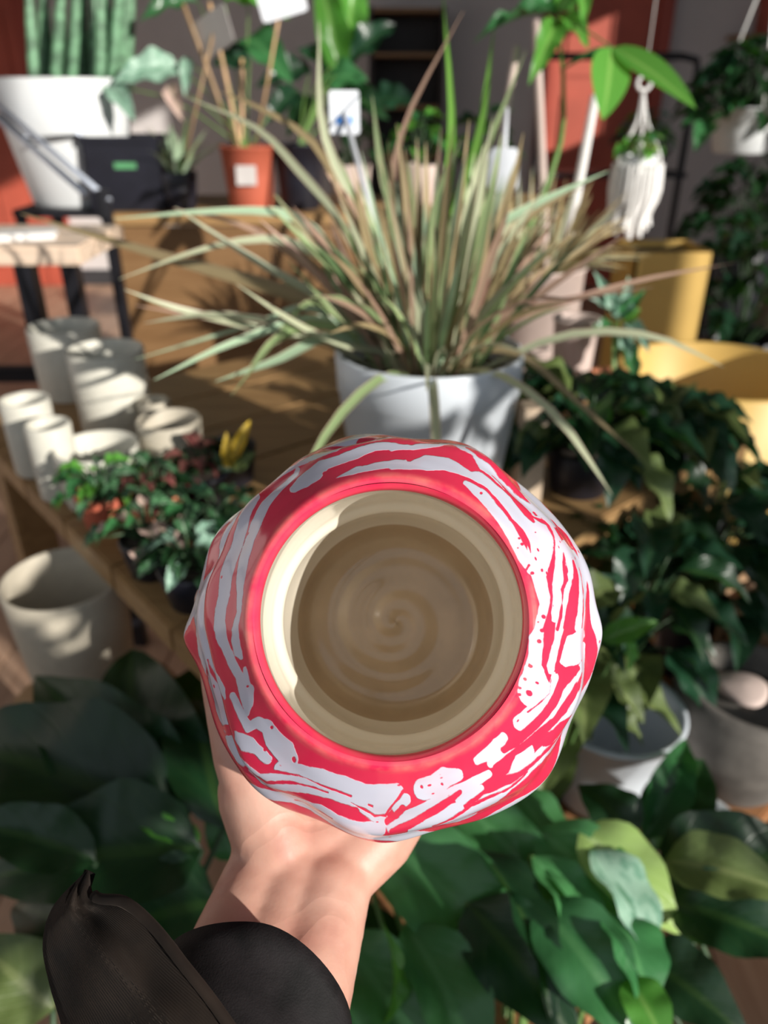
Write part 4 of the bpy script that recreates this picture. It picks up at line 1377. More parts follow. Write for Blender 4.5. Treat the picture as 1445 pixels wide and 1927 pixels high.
for (bx, by, tx, ty, dd, mm) in ((438, 870, 470, 790, .93, 'leaf_yellow'), (436, 880, 425, 815, .90, 'leaf_yellow'), (436, 885, 400, 850, .92, 'leaf_dark'), (440, 885, 480, 850, .92, 'leaf_olive'), (438, 885, 450, 830, .95, 'leaf_dark')):
    b = P(bx, by, 0.93)
    stem_to(cro, c + Vector((0, 0, 0.05)), b, 0.0012, 'stem_dark')
    leaf(cro, b, P(tx, ty, dd), 0.016, mm, 'lance', (0, -1, 0.4))

# dark leafy plants on and in front of the table at the right
bench2 = thing('plant_bench', 'low dark bench under the dark plants by the round yellow planter', 'bench', tpos(0.16, 1.03, 0))
BZ = 0.60
for i in range(2):
    link('top_board', box_mesh(tpos(0.02 + 0.24 * (i + 0.5), 1.02, BZ - 0.015), (0.23, 0.236, 0.03), ANG, 0.003), 'crate_wood', bench2)
for a_ in (0.05, 0.46):
    for b_ in (0.93, 1.11):
        link('leg', box_mesh(tpos(a_, b_, (BZ - 0.03) / 2), (0.04, 0.04, BZ - 0.03), ANG, 0.003), 'crate_wood', bench2)
DK = [
 (tpos(0.07, 0.55, T1), 0.045, 0.06, 0.10, 0.08, 'dark leafy plant beside the upright wooden block'),
 (tpos(0.055, 0.72, T1), 0.048, 0.055, 0.085, 0.02, 'low dark leafy plant at the right table corner'),
 (tpos(0.10, 1.01, BZ), 0.055, 0.12, 0.13, 0.10, 'dark leafy plant on the low bench in front of the round yellow planter'),
 (tpos(-0.05, 0.36, T2), 0.05, 0.12, 0.095, 0.18, 'olive and dark leafy plant right of the vase on the low table'),
 (tpos(-0.05, 0.53, T2), 0.05, 0.13, 0.105, 0.20, 'dark leafy plant between the crate and the table'),
 (tpos(-0.045, 0.72, T2), 0.05, 0.13, 0.13, 0.20, 'dark leafy plant behind the wooden crate'),
]
for i, (c, rr, hh, sp_, ht, lb) in enumerate(DK):
    ms = ['leaf_dark', 'leaf_deep', 'leaf_dark', 'leaf_deep', 'leaf_olive'] if i != 3 else ['leaf_olive', 'leaf_dark', 'leaf_deep', 'leaf_olive']
    plant('rubber_plant', lb, c, rr, rr * 0.8, hh, 'black_plastic', 46, sp_ * 1.1, ht, 0.09, 0.05, ms, 'ovate', 50 + i)

# small flowering plant with orange pot catching the sun
c = P(1155, 690, 1.2)
c = Vector((c.x, c.y, T1))
op = thing('orange_pot_plant', 'pale leafed plant in an orange clay pot left of the round yellow planter', 'plant', c)
pot_parts(op, c, 0.035, 0.028, 0.075, 'orange_clay', lip=0.003)
for (bx, by, tx, ty, w, mm) in ((1160,600,1115,560,30,'leaf_silver'),(1165,600,1150,545,34,'leaf_silver'),(1175,605,1205,580,26,'leaf_bright'),(1180,610,1222,660,30,'leaf_silver'),(1165,620,1180,690,34,'leaf_silver'),(1150,610,1105,630,26,'leaf_mid'),(1160,600,1185,520,30,'leaf_silver'),(1155,600,1120,510,26,'leaf_silver'),(1170,640,1195,740,30,'leaf_mid'),(1165,598,1215,545,24,'leaf_mid')):
    dd = depth(c) - 0.02
    b = P(bx, by, dd)
    stem_to(op, c + Vector((0, 0, 0.068)), b, 0.0014, 'stem_green')
    leaf(op, b, P(tx, ty, dd - R.uniform(0.0, 0.05)), w * dd / FPX, mm, 'ovate', (R.uniform(-.3, .3), -0.7, 0.7))

# ------------------------------------------------------------------ big leaves in the foreground
def big_plant(name, label, base, rt, h, pm, spec, stem_m, face=(0, -0.35, 1)):
    root = thing(name, label, 'plant', base)
    base = Vector(base)
    pot_parts(root, base, rt, rt * 0.78, h, pm, th=0.008)
    top = base + Vector((0, 0, h * 0.88))
    for s in spec:
        (bx, by, bd), (tx, ty, td), w, mm, kind = s[:5]
        up = s[5] if len(s) > 5 else (face[0] + R.uniform(-.15, .15), face[1], face[2])
        b, t = P(bx, by, bd), P(tx, ty, td)
        stem_to(root, top + Vector((R.uniform(-.02, .02), R.uniform(-.02, .02), 0)), b, 0.0032, stem_m, 0.08)
        leaf(root, b, t, w * (bd + td) / 2 / FPX, mm, kind, up, droop=0.22, fold=0.12, wave=0.02)
    return root
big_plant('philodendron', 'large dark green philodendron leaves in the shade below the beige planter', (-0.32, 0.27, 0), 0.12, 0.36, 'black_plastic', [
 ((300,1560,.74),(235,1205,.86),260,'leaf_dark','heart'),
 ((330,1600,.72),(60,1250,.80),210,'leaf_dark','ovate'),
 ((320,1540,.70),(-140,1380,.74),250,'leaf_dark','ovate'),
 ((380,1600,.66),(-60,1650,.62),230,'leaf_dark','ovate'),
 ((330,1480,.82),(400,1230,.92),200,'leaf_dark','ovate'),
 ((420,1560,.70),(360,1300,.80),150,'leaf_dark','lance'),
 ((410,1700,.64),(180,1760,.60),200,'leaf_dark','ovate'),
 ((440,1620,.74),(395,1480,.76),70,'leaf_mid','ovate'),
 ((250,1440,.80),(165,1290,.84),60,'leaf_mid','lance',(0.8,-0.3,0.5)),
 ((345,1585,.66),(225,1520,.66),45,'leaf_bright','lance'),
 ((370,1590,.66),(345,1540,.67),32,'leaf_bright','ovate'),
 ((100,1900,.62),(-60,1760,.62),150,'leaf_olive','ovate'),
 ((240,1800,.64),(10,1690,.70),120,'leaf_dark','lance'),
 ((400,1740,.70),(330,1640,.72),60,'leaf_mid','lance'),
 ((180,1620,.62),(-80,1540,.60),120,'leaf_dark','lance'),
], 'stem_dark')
big_plant('aglaonema', 'glossy green lance leaved plant under the vase at the wrist', (0.10, 0.24, 0), 0.12, 0.36, 'black_plastic', [
 ((700,1560,.74),(1030,1880,.66),190,'leaf_gloss','lance'),
 ((860,1500,.78),(1070,1740,.70),120,'leaf_gloss','lance'),
 ((960,1480,.80),(1085,1700,.74),95,'leaf_gloss','lance'),
 ((1010,1560,.74),(1240,1800,.66),150,'leaf_gloss','lance'),
 ((1000,1610,.70),(1140,1850,.64),110,'leaf_gloss','lance',(0.5,-0.4,0.7)),
 ((640,1760,.66),(830,2060,.58),150,'leaf_gloss','lance'),
 ((760,1740,.66),(930,2080,.58),150,'leaf_gloss','lance'),
 ((880,1700,.68),(1090,1960,.60),170,'leaf_dark','lance'),
 ((720,1930,.60),(735,1740,.62),40,'leaf_bright','lance',(1,-0.5,0.2)),
 ((690,1640,.72),(800,1600,.76),60,'leaf_bright','ovate'),
 ((620,1860,.66),(690,1980,.62),90,'leaf_gloss','lance'),
 ((1010,1700,.66),(1210,1960,.60),170,'leaf_mid','lance'),
 ((860,1560,.80),(780,1700,.74),110,'leaf_gloss','lance'),
 ((960,1560,.78),(900,1760,.72),120,'leaf_gloss','lance'),
 ((1150,1720,.66),(1230,1920,.60),150,'leaf_mid','ovate'),
 ((700,1700,.74),(690,1840,.70),110,'leaf_dark','lance'),
 ((560,1950,.70),(640,1780,.72),120,'leaf_dark','lance'),
 ((1090,1560,.72),(1290,1760,.68),130,'leaf_lime','ovate',(0.1,-0.6,0.8)),
 ((1110,1600,.70),(1250,1850,.64),110,'leaf_silver','ovate'),
 ((900,1600,.70),(1060,1930,.60),90,'leaf_dark','lance'),
], 'stem_green', (0.45, -0.75, 0.55))
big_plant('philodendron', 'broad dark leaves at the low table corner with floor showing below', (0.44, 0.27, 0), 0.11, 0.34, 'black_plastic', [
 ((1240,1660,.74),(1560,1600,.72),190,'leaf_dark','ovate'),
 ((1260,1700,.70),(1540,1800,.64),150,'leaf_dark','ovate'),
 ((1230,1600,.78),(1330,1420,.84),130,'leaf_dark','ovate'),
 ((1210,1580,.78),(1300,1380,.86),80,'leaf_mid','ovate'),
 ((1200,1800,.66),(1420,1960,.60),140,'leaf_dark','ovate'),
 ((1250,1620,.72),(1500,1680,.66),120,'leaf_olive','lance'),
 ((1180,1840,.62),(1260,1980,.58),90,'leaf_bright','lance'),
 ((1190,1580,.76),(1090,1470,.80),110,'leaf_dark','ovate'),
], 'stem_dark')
# pointed bright shoot by the white bowl
sh = thing('peace_lily', 'young plant with one folded bright green leaf above the white bowl', 'plant', tpos(-0.13, 0.26, T2))
pot_parts(sh, tpos(-0.13, 0.26, T2), 0.036, 0.03, 0.06, 'black_plastic')
b = P(1120, 1210, 0.80)
t0_ = tpos(-0.13, 0.26, T2 + 0.055)
for (bx, by, tx, ty, w, mm, u) in ((1130, 1205, 1238, 1168, 46, 'leaf_bright', (0.2, -0.6, 0.8)), (1175, 1200, 1185, 1262, 34, 'leaf_bright', (0.5, -0.6, 0.4)), (1120, 1215, 1100, 1180, 40, 'leaf_mid', (0, -0.4, 1)), (1110, 1225, 1080, 1290, 40, 'leaf_dark', (0, -0.4, 1))):
    b = P(bx, by, 0.80)
    stem_to(sh, t0_, b, 0.0016, 'stem_green')
    leaf(sh, b, P(tx, ty, 0.79), w * 0.8 / FPX, mm, 'lance', u)

# ------------------------------------------------------------------ things on and around the back counter
CY = (ky0 + ky1) / 2
# big white planter with spear plants on a black stand
wp_c = Vector((PY(135, 270, CY).x, CY, CT))
stand = thing('plant_stand', 'black metal plant stand carrying the big white planter', 'stand', (wp_c.x, wp_c.y, 0))
sw_ = 0.15
link('stand_top', box_mesh((wp_c.x, wp_c.y, CT - 0.01), (0.30, 0.30, 0.02), 0, 0.002), 'black_metal', stand)
for a in (-1, 1):
    for b in (-1, 1):
        link('leg', box_mesh((wp_c.x + a * 0.135, wp_c.y + b * 0.135, (CT - 0.02) / 2), (0.025, 0.025, CT - 0.02), 0, 0.002), 'black_metal', stand)
snake = thing('spear_plant', 'upright spear shaped plant in a big white planter', 'plant', wp_c)
zt = PY(130, 145, CY - 0.18).z
ph = zt - CT
link('pot', cup_mesh(wp_c, 0.195, 0.135, ph, 0.010, 64), 'white_ceramic', snake, 'large white planter')
link('soil', lathe_mesh([(0, 0.01), (0.17, 0), (0.17, -0.02), (0, -0.02)], wp_c + Vector((0, 0, ph - 0.03)), 40), 'soil', snake)
for i, (bx, tx) in enumerate(((62, 50), (78, 82), (92, 72), (118, 108), (130, 150), (150, 158), (166, 140), (185, 190), (205, 195), (222, 228), (238, 244), (258, 232), (270, 246), (285, 252), (100, 120), (176, 176))):
    yy = CY + ((i * 37) % 7 - 3) * 0.035
    b = PY(bx, 150, yy)
    b.z = CT + ph - 0.03
    b.x = max(wp_c.x - 0.16, min(wp_c.x + 0.16, b.x))
    t = PY(tx, -70 - (i * 53) % 60, yy + 0.02)
    link('spear', tube_mesh([b, b.lerp(t, 0.5), t], [0.016, 0.016, 0.013, 0.002], 8, 8), 'spear_green', snake)

# chrome rods of a display rack at the far left
rack = thing('rod_rack', 'chrome rods of a display rack in front of the big white planter', 'rack', (-0.75, 2.0, 0))
for (x0, y0, x1, y1, d0, d1) in ((-40, 165, 205, 378, 2.06, 1.92), (-40, 190, 162, 366, 2.03, 1.89), (50, 188, 152, 256, 2.15, 2.1), (-40, 195, 52, 262, 2.1, 2.05)):
    link('rod', tube_mesh([P(x0, y0, d0), P(x1, y1, d1)], 0.0085, 10), 'chrome', rack)
q = P(196, 385, 1.93)
link('rod_bracket', box_mesh(q, (0.035, 0.03, 0.07), 0.2, 0.004), 'black_metal', rack)
link('post', box_mesh((q.x, q.y + 0.01, q.z / 2 - 0.02), (0.028, 0.02, q.z - 0.03), 0, 0.002), 'black_metal', rack)
link('cross_arm', tube_mesh([P(0, 215, 2.04), P(52, 262, 2.05), P(150, 256, 2.1)], 0.006, 8), 'black_metal', rack)

# black plastic planter box with a green print
bb = PY(236, 380, ky0 + 0.13)
bbx = Vector((PY(238, 300, ky0 + 0.1).x, ky0 + 0.15, CT))
blk = thing('black_planter_box', 'square black plastic pot with a green print beside the white planter', 'pot', bbx)
bw, bh = 0.20, 0.19
for a_, b_, wx, wy in ((-1, 0, 0.006, bw), (1, 0, 0.006, bw), (0, -1, bw, 0.006), (0, 1, bw, 0.006)):
    link('side_wall', box_mesh((bbx.x + a_ * bw / 2, bbx.y + b_ * bw / 2, CT + bh / 2), (wx, wy, bh), 0, 0.002), 'black_plastic', blk)
link('rim', join_meshes('rim', [box_mesh((bbx.x + a_ * bw / 2, bbx.y + b_ * bw / 2, CT + bh - 0.008), (wx + 0.012, wy + 0.012, 0.016), 0, 0.002) for a_, b_, wx, wy in ((-1, 0, 0.006, bw), (1, 0, 0.006, bw), (0, -1, bw, 0.006), (0, 1, bw, 0.006))]), 'black_plastic', blk)
link('soil', box_mesh((bbx.x, bbx.y, CT + bh - 0.04), (bw - 0.01, bw - 0.01, 0.03)), 'soil', blk)
link('print', box_mesh((bbx.x + 0.01, bbx.y - bw / 2 - 0.004, CT + bh * 0.62), (0.06, 0.002, 0.016), 0), 'tag_green', blk)

def counter_spot(px, y):
    return Vector((PY(px, 370, y).x, y, CT))
# narrow variegated plant
c = counter_spot(338, ky0 + 0.09)
nv_c = c
nv = thing('striped_dracaena', 'narrow striped leaf plant in a dark green pot on the counter', 'plant', c)
pot_parts(nv, c, 0.055, 0.045, 0.10, 'black_plastic')
for i in range(26):
    a = R.uniform(0, 6.28)
    el = R.uniform(0.7, 1.4)
    L = R.uniform(0.10, 0.20)
    d = Vector((math.cos(a) * math.cos(el), math.sin(a) * math.cos(el), math.sin(el)))
    b0 = c + Vector((0, 0, 0.085)) + Vector((math.cos(a), math.sin(a), 0)) * 0.02
    link('blade', blade_mesh([b0, b0 + d * L * 0.5, b0 + d * L + Vector((0, 0, -0.03))], 0.016, 8), R.choice(['grass_green', 'grass_mint', 'grass_dark']), nv)
# red pot with a paper label
c = counter_spot(472, ky0 + 0.10)
rp_ = thing('red_pot_plant', 'large leafed plant in a terracotta red pot with a paper label', 'plant', c)
pot_parts(rp_, c, 0.075, 0.06, 0.165, 'terracotta', lip=0.004)
link('paper_label', box_mesh((c.x + 0.004, c.y - 0.075, CT + 0.095), (0.055, 0.002, 0.05), 0, 0, -0.09), 'paper_label', rp_)
PO = c + Vector((0, 0, 0.15))
def px_leaves(root, origin, spec, stem_m='stem_green', sr=0.0022):
    for s in spec:
        bx, by, bd, tx, ty, td, w, mm, kind = s[:9]
        up = s[9] if len(s) > 9 else (R.uniform(-.3, .3), -0.8, 0.6)
        b, t = P(bx, by, bd), P(tx, ty, td)
        stem_to(root, origin, b, sr, stem_m, 0.1)
        leaf(root, b, t, w * (bd + td) / 2 / FPX, mm, kind, up, droop=0.15, fold=0.12)
px_leaves(rp_, PO, [
 (338, 128, 2.1, 212, 150, 2.05, 62, 'leaf_silver', 'ovate', (0, -0.9, 0.5)),
 (470, 112, 2.1, 398, 118, 2.1, 52, 'leaf_deep', 'heart'),
 (468, 70, 2.15, 548, 150, 2.1, 74, 'leaf_mid', 'heart'),
 (372, 2, 2.1, 262, 34, 2.05, 36, 'leaf_mid', 'lance'),
 (352, 108, 2.1, 348, 178, 2.08, 24, 'leaf_silver', 'lance'),
 (320, 160, 2.1, 342, 224, 2.06, 30, 'leaf_pink', 'lance'),
 (205, 160, 2.1, 252, 222, 2.06, 40, 'leaf_silver', 'lance'),
 (560, 170, 2.2, 500, 230, 2.15, 50, 'leaf_deep', 'ovate'),
 (470, -30, 2.1, 540, 30, 2.05, 60, 'leaf_bright', 'ovate'),
 (420, -10, 2.1, 505, 14, 2.1, 40, 'leaf_bright', 'ovate'),
])
# black pot with upright bright leaves
c = counter_spot(566, ky0 + 0.12)
bp2 = thing('black_pot_plant', 'broad leafed plant in a black pot beside the red pot', 'plant', c)
pot_parts(bp2, c, 0.072, 0.055, 0.17, 'black_plastic', lip=0.004)
px_leaves(bp2, c + Vector((0, 0, 0.15)), [
 (640, 150, 2.3, 600, -60, 2.2, 62, 'leaf_bright', 'lance'),
 (650, 90, 2.3, 672, -80, 2.2, 60, 'leaf_bright', 'lance'),
 (640, 140, 2.3, 742, 40, 2.25, 54, 'leaf_deep', 'obovate'),
 (600, 150, 2.3, 690, 145, 2.25, 70, 'leaf_mid', 'ovate'),
 (640, 130, 2.3, 560, 90, 2.25, 50, 'leaf_deep', 'ovate'),
 (640, 170, 2.3, 730, 220, 2.25, 60, 'leaf_dark', 'ovate'),
 (600, 190, 2.3, 540, 250, 2.2, 56, 'leaf_dark', 'ovate'),
 (620, 200, 2.3, 660, 270, 2.2, 50, 'leaf_dark', 'ovate'),
 (700, 190, 2.35, 790, 190, 2.3, 54, 'leaf_deep', 'ovate'),
 (585, 130, 2.3, 480, 160, 2.25, 50, 'leaf_deep', 'ovate'),
])
# more pots along the counter, seen between the blades
for i, (px, lb, pm, ms) in enumerate(((660, 'dark leafed plant in a pinkish pot behind the grass blades', 'pink_clay', ['leaf_dark', 'leaf_deep']), (790, 'bright green small plant in a clay pot behind the grass', 'pink_clay', ['leaf_bright', 'leaf_mid']), (905, 'green plant in a black pot behind the grass', 'black_plastic', ['leaf_mid', 'leaf_bright', 'leaf_deep']))):
    c = counter_spot(px, ky0 + 0.22)
    plant('counter_plant', lb, c, 0.062, 0.05, 0.11, pm, 16, 0.09, 0.15, 0.07, 0.045, ms, 'ovate', 80 + i)
# straw coloured dry grass in a basket behind the potted grass
c = Vector((P(1010, 470, 1.55).x, P(1010, 470, 1.55).y, 0))
sb_c = c
sbz = P(1010, 500, 1.55).z
sb = thing('straw_grass', 'dry straw coloured grass in a tall clay pot behind the green grass', 'plant', c)
pot_parts(sb, c, 0.10, 0.075, sbz, 'pink_clay', lip=0.004, soil=0.97)
for i in range(150):
    a = R.uniform(0, 6.28)
    el = R.uniform(0.5, 1.5)
    L = R.uniform(0.12, 0.24)
    d = Vector((math.cos(a) * math.cos(el), math.sin(a) * math.cos(el), math.sin(el)))
    b0 = c + Vector((math.cos(a) * 0.04, math.sin(a) * 0.04, sbz * 0.97))
    link('blade', blade_mesh([b0, b0 + d * L * 0.5, b0 + d * L + Vector((0, 0, -0.05 * math.cos(el)))], 0.007, 6, up=(0, -0.7, 0.7)), R.choice(['grass_tan', 'straw', 'grass_cream', 'straw']), sb)

# money tree with bright hand-shaped leaves
mt_c = tpos(0.42, 0.86, T1)
mt_c = Vector((0.15, 1.27, T1))
mt = thing('money_tree', 'slender money tree with bright green pointed leaves behind the grass', 'plant', mt_c)
pot_parts(mt, mt_c, 0.05, 0.04, 0.09, 'black_plastic')
tr_ = [mt_c + Vector((0, 0, 0.08)), P(1040, 320, 1.24), P(1060, 160, 1.26), P(1045, 40, 1.28), P(1030, -60, 1.3)]
link('trunk', tube_mesh(tr_, [0.006, 0.004, 0.003, 0.002], 8, 14), 'stem_green', mt)
hub = P(1152, 90, 1.2)
stem_to(mt, tr_[3], hub, 0.0018, 'stem_green', 0.05)
for s in ((1150, 90, 1.2, 1136, 222, 1.16, 78, 'leaf_bright', 'lance', (0.1, -1, 0.35)),
          (1152, 90, 1.2, 1312, 200, 1.16, 60, 'leaf_bright', 'lance', (0.3, -0.9, 0.5)),
          (1148, 90, 1.2, 1050, 134, 1.22, 30, 'leaf_mid', 'ovate', (0, -0.3, 1))):
    leaf(mt, P(*s[0:3]), P(*s[3:6]), s[6] * 1.18 / FPX, s[7], s[8], s[9], droop=0.06, fold=0.04, wave=0.0)
for s in ((1060, 28, 1.28, 890, 66, 1.25, 40, 'leaf_mid', 'lance', (0, -0.3, 1)),
          (1055, 30, 1.28, 1108, 84, 1.24, 40, 'leaf_bright', 'lance', (0, -0.8, 0.7)),
          (1045, 42, 1.28, 1000, 150, 1.22, 50, 'leaf_bright', 'ovate', (0, -1, 0.3)),
          (1050, 20, 1.28, 1100, -60, 1.26, 50, 'leaf_bright', 'ovate', (0, -1, 0.3)),
          (1090, -40, 1.28, 1100, 40, 1.24, 40, 'leaf_bright', 'ovate', (0, -1, 0.3)),
          (1040, 10, 1.28, 960, -50, 1.26, 44, 'leaf_mid', 'ovate', (0, -1, 0.3))):
    leaf(mt, P(*s[0:3]), P(*s[3:6]), s[6] * 1.25 / FPX, s[7], s[8], s[9], droop=0.15, fold=0.1)

# long green arching leaves of an orchid-like plant above the grass
# white plant tags and stakes
def tag_thing(label, pts, w_, h_, mark=None, oct_=False, stick_to=None, name='plant_tag', stick_m='tag_white', plate_m='tag_white', tilt=0.0, yaw=0.0):
    root = thing(name, label, 'plant tag', pts)
    c = Vector(pts)
    n = (CAM - c).normalized()
    n = Matrix.Rotation(yaw, 3, 'Z') @ n
    x_, y_, z_ = frame_from(n, (0, 0, 1))
    x_, y_ = x_ * math.cos(tilt) + y_ * math.sin(tilt), y_ * math.cos(tilt) - x_ * math.sin(tilt)
    k_ = 0.3 if oct_ else 0.12
    ol = [(-w_, -h_ + h_ * k_), (-w_ + w_ * k_, -h_), (w_ - w_ * k_, -h_), (w_, -h_ + h_ * k_), (w_, h_ - h_ * k_), (w_ - w_ * k_, h_), (-w_ + w_ * k_, h_), (-w_, h_ - h_ * k_)]
    V = [c + x_ * a + y_ * b + z_ * 0.0008 for a, b in ol] + [c + x_ * a + y_ * b - z_ * 0.0008 for a, b in ol]
    F = [tuple(range(8)), tuple(range(15, 7, -1))] + [(i, i + 8, (i + 1) % 8 + 8, (i + 1) % 8) for i in range(8)]
    link('tag_plate', mesh('tag_plate', V, F, False), plate_m, root)
    if mark:
        V = [c + x_ * a * w_ * 0.55 + y_ * (b * h_ * 0.18 - h_ * 0.35) + z_ * 0.0014 for a, b in ((-1, -1), (1, -1), (1, 1), (-1, 1))]
        V += [v_ - z_ * 0.0008 for v_ in V]
        link('tag_mark', mesh('tag_mark', V, [(0, 1, 2, 3), (7, 6, 5, 4), (0, 4, 5, 1), (1, 5, 6, 2), (2, 6, 7, 3), (3, 7, 4, 0)], False), mark, root)
    for s_ in (stick_to or []):
        link('tag_stick', tube_mesh([c - z_ * 0.002, Vector(s_)], 0.0035, 8), stick_m, root)
    return root
q1 = P(648, 212, 1.02)
tag_thing('white plant tag with a blue mark among the grass blades', q1, 0.020, 0.026, 'tag_blue', stick_to=[gbase(-0.02, 0.05)])
q2 = P(947, 320, 1.1)
tag_thing('eight sided white plant tag with its handle pointing up', q2, 0.022, 0.029, oct_=True, stick_to=[P(953, 205, 1.12), mt_c + Vector((-0.02, 0, 0.08))])
q3 = P(530, 2, 1.9)
tag_thing('large white card on stakes at the top above the red pot', q3, 0.058, 0.034, tilt=0.25, stick_m='bamboo', stick_to=[PO + Vector((0.02, 0, -0.005))])
q4 = P(400, 62, 2.0)
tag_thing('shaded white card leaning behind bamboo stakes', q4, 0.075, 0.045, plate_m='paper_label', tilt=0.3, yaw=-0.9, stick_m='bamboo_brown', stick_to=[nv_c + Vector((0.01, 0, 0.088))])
def stake(label, a, b, r, m):
    tag(link('bamboo_stake', tube_mesh([a, Vector(a).lerp(Vector(b), 0.5) + Vector((0.002, 0, 0)), b], [r, r * 0.95, r * 0.9], 8, 7), m), label, 'stake', 'thin plant stakes')
stake('brown bent bamboo stake leaning over the silver leaf', PO + Vector((-0.03, 0.01, -0.005)), P(345, 8, 2.0), 0.006, 'bamboo_brown')
stake('short orange bamboo stake in front of the shaded card', PO + Vector((-0.015, -0.02, -0.005)), P(394, 5, 1.98), 0.0055, 'bamboo')
stake('pale bamboo stake standing in the red pot', PO + Vector((-0.02, 0, -0.02)), P(455, 110, 2.08), 0.005, 'bamboo')
stake('whitish stake right of the eight sided tag', mt_c + Vector((-0.01, 0.02, 0.08)), P(972, 90, 1.30), 0.007, 'pink_clay')
stake('long whitish stake crossing behind the money tree', sb_c + Vector((0.02, -0.02, sbz * 0.97)), P(1008, 40, 1.5), 0.009, 'pink_clay')
stake('straight white stake left of the macrame hanger', sb_c + Vector((0.05, 0, sbz * 0.97)), P(1120, 180, 1.5), 0.010, 'cotton')

# macrame hanger with a small plant
hx = 1.62
mroot = thing('macrame_hanger', 'white fringed macrame plant hanger with a small green plant', 'plant hanger', P(1200, 330, hx))
rc = P(1212, 156, hx)
ring = [rc + Vector((math.cos(a) * 0.014, 0, math.sin(a) * 0.014)) for a in np.linspace(0, 2 * math.pi, 17)]
link('ring', tube_mesh(ring, 0.004, 8, cap=False), 'cotton', mroot)
link('cord', tube_mesh([rc + Vector((0, 0, 0.014)), Vector((rc.x, rc.y, HH - 0.005))], 0.0015, 6), 'cotton', mroot)
cup_c = P(1198, 330, hx)
cz = cup_c.z
body_c = Vector((cup_c.x, cup_c.y, cz - 0.035))
link('pot', cup_mesh(body_c, 0.042, 0.034, 0.075, 0.004), 'white_ceramic', mroot)
link('soil', lathe_mesh([(0, 0.002), (0.037, 0.0), (0.035, -0.006), (0, -0.006)], body_c + Vector((0, 0, 0.066)), 20), 'soil', mroot)
for j in range(6):
    a = j * math.pi / 3 + 0.3
    d = Vector((math.cos(a), math.sin(a), 0))
    link('knotted_cord', tube_mesh([rc - Vector((0, 0, 0.013)), rc.lerp(body_c + Vector((0, 0, 0.075)), 0.55) + d * 0.012, body_c + Vector((0, 0, 0.07)) + d * 0.0465, body_c + d * 0.042], 0.0035, 6, 10), 'cotton', mroot)
for j in range(26):
    a = j * 2 * math.pi / 26
    d = Vector((math.cos(a), math.sin(a), 0))
    top_ = body_c + d * 0.0475 + Vector((0, 0, 0.058))
    bot_ = body_c + d * R.uniform(0.036, 0.05) + Vector((R.uniform(-.006, .006) - 0.012, 0, -R.uniform(0.055, 0.09)))
    link('fringe_strand', tube_mesh([top_, body_c + d * 0.050, bot_.lerp(body_c, 0.4) + d * 0.012, bot_], [0.0045, 0.005, 0.006, 0.0075], 6, 8), 'cotton', mroot)
bushy(mroot, body_c + Vector((0, 0, 0.066)), 18, 0.05, 0.05, 0.035, 0.026, ['leaf_bright', 'leaf_lime', 'leaf_mid'], 'ovate', 9, 'stem_green')

# black pipe rack by the door with a plant bowl on it
ry = 4.2
pa, pb_, pc = PY(1225, 106, ry), PY(1292, 106, ry), PY(1312, 130, ry)
pr = thing('pipe_rack', 'black steel pipe rack standing beside the red door', 'rack', (pc.x, ry, 0))
pipe = [Vector((pa.x - 0.5, ry, pa.z)), pa, Vector((pb_.x - 0.02, ry, pa.z)), Vector((pc.x - 0.01, ry, pa.z - 0.015)), Vector((pc.x, ry, pc.z)), Vector((pc.x, ry, 0.5)), Vector((pc.x, ry, 0.0))]
link('pipe', tube_mesh(pipe, 0.017, 10), 'black_metal', pr)
link('pipe', tube_mesh([Vector((pa.x - 0.5, ry, pa.z)), Vector((pa.x - 0.5, ry, 0))], 0.017, 10), 'black_metal', pr)
sz = PY(1200, 322, ry).z
link('shelf', box_mesh(((pc.x + pa.x - 0.5) / 2, ry, sz - 0.012), (pc.x - pa.x + 0.5, 0.22, 0.024), 0, 0.002), 'black_metal', pr)
c = Vector((PY(1205, 300, ry).x, ry, sz))
plant('bowl_plant', 'small leafed green plant in a dark bowl on the pipe rack', c, 0.14, 0.09, 0.10, 'black_plastic', 40, 0.18, 0.16, 0.07, 0.05, ['leaf_mid', 'leaf_deep', 'leaf_silver', 'leaf_bright'], 'ovate', 31)

# hanging white pot with trailing leaves
hp = PY(1388, 288, 2.7)
hpz = hp.z
hroot = thing('hanging_plant', 'dark trailing plant in a white hanging pot at the right wall', 'plant', (hp.x, hp.y, hpz))
pot_parts(hroot, (hp.x, hp.y, hpz), 0.105, 0.078, 0.13, 'white_ceramic', lip=0.004)
for j in range(3):
    a = j * 2.094 + 0.6
    link('hanging_cord', tube_mesh([Vector((hp.x + math.cos(a) * 0.10, hp.y + math.sin(a) * 0.10, hpz + 0.125)), Vector((hp.x, hp.y, hpz + 0.55))], 0.003, 6), 'cotton', hroot)
link('hanging_cord', tube_mesh([Vector((hp.x, hp.y, hpz + 0.55)), Vector((hp.x, hp.y, HH - 0.005))], 0.003, 6), 'cotton', hroot)
bushy(hroot, (hp.x, hp.y, hpz + 0.12), 110, 0.26, 0.17, 0.085, 0.06, ['leaf_dark', 'leaf_deep', 'leaf_dark', 'leaf_mid'], 'heart', 33, low=-0.5)

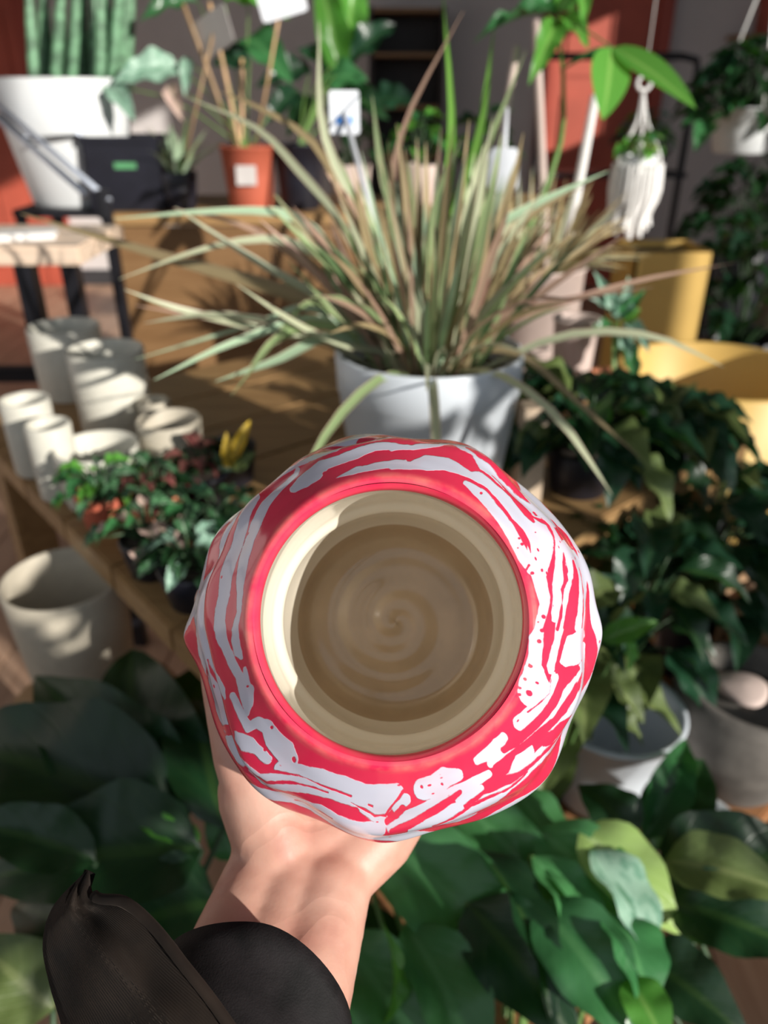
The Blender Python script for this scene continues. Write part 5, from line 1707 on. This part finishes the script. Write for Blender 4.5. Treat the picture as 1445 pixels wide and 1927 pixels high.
# wall shelf at the top right
ws = PY(1420, 70, Y1 - 0.14)
wsh = thing('wall_shelf', 'wooden wall shelf at the top right with a red box above', 'shelf', (ws.x, Y1 - 0.12, ws.z))
link('shelf_board', box_mesh((ws.x + 0.3, Y1 - 0.125, ws.z), (0.9, 0.24, 0.03), 0, 0.002), 'oak', wsh)
for xx in (ws.x, ws.x + 0.6):
    link('bracket', box_mesh((xx, Y1 - 0.08, ws.z - 0.065), (0.025, 0.15, 0.10), 0, 0.002), 'black_metal', wsh)
rb_ = thing('red_box', 'dark red box standing on the wall shelf', 'box', (ws.x + 0.25, Y1 - 0.13, ws.z + 0.015))
link('box_body', box_mesh((ws.x + 0.28, Y1 - 0.13, ws.z + 0.12), (0.5, 0.2, 0.21), 0, 0.003), 'door_red', rb_)
link('box_lid', box_mesh((ws.x + 0.28, Y1 - 0.13, ws.z + 0.24), (0.51, 0.21, 0.03), 0, 0.003), 'door_trim', rb_)

# dark bushes on the floor at the right
for i, (px, py, d_, hh, lb) in enumerate(((1430, 470, 2.35, 0.62, 'tall dark leafy plant between the yellow planter and the hanging pot'), (1420, 330, 3.1, 0.66, 'dark bushy plant below the hanging pot'))):
    q = P(px, py, d_)
    zt_ = max(0.2, q.z - 0.26)
    plant('floor_plant', lb, (q.x, q.y, 0), 0.13, 0.10, zt_, 'black_plastic', 60, 0.26, 0.40, 0.13, 0.075, ['leaf_dark', 'leaf_deep', 'leaf_dark'], 'ovate', 70 + i)

# ------------------------------------------------------------------ unseen plant rack added to cast shade, between photographer and windows
px0, px1, py0, py1, pz = 1.02, 1.36, -1.02, 0.62, 0.80
wr_ = thing('shade_rack', 'unseen wooden rack added for shade by the shop windows', 'rack', ((px0 + px1) / 2, 0, 0))
for zz in (0.25, pz):
    link('shelf_board', box_mesh(((px0 + px1) / 2, (py0 + py1) / 2, zz - 0.015), (px1 - px0, py1 - py0, 0.03), 0, 0.003), 'oak', wr_)
for xx in (px0 + 0.02, px1 - 0.02):
    for yy in (py0 - 0.02, py1 + 0.02):
        link('post', box_mesh((xx, yy, pz / 2 + 0.02), (0.04, 0.038, pz + 0.04), 0, 0.003), 'oak', wr_)
for i, (yy, hh, sp_, n_, lb) in enumerate(((-0.80, 0.60, 0.24, 50, 'leafy plant added for shade on the rack, nearest the street window'), (-0.32, 0.62, 0.20, 22, 'tallest leafy plant added for shade in the middle of the rack'), (0.36, 0.28, 0.16, 14, 'leafy plant added for shade at the shop end of the rack'))):
    plant('shade_plant', lb, (px0 + 0.17, yy, pz), 0.085, 0.065, 0.14, 'terracotta', n_, sp_, hh, 0.15, 0.085, ['leaf_mid', 'leaf_dark'], 'ovate', 90 + i, low=(0.62, 0.6, 0.1)[i])
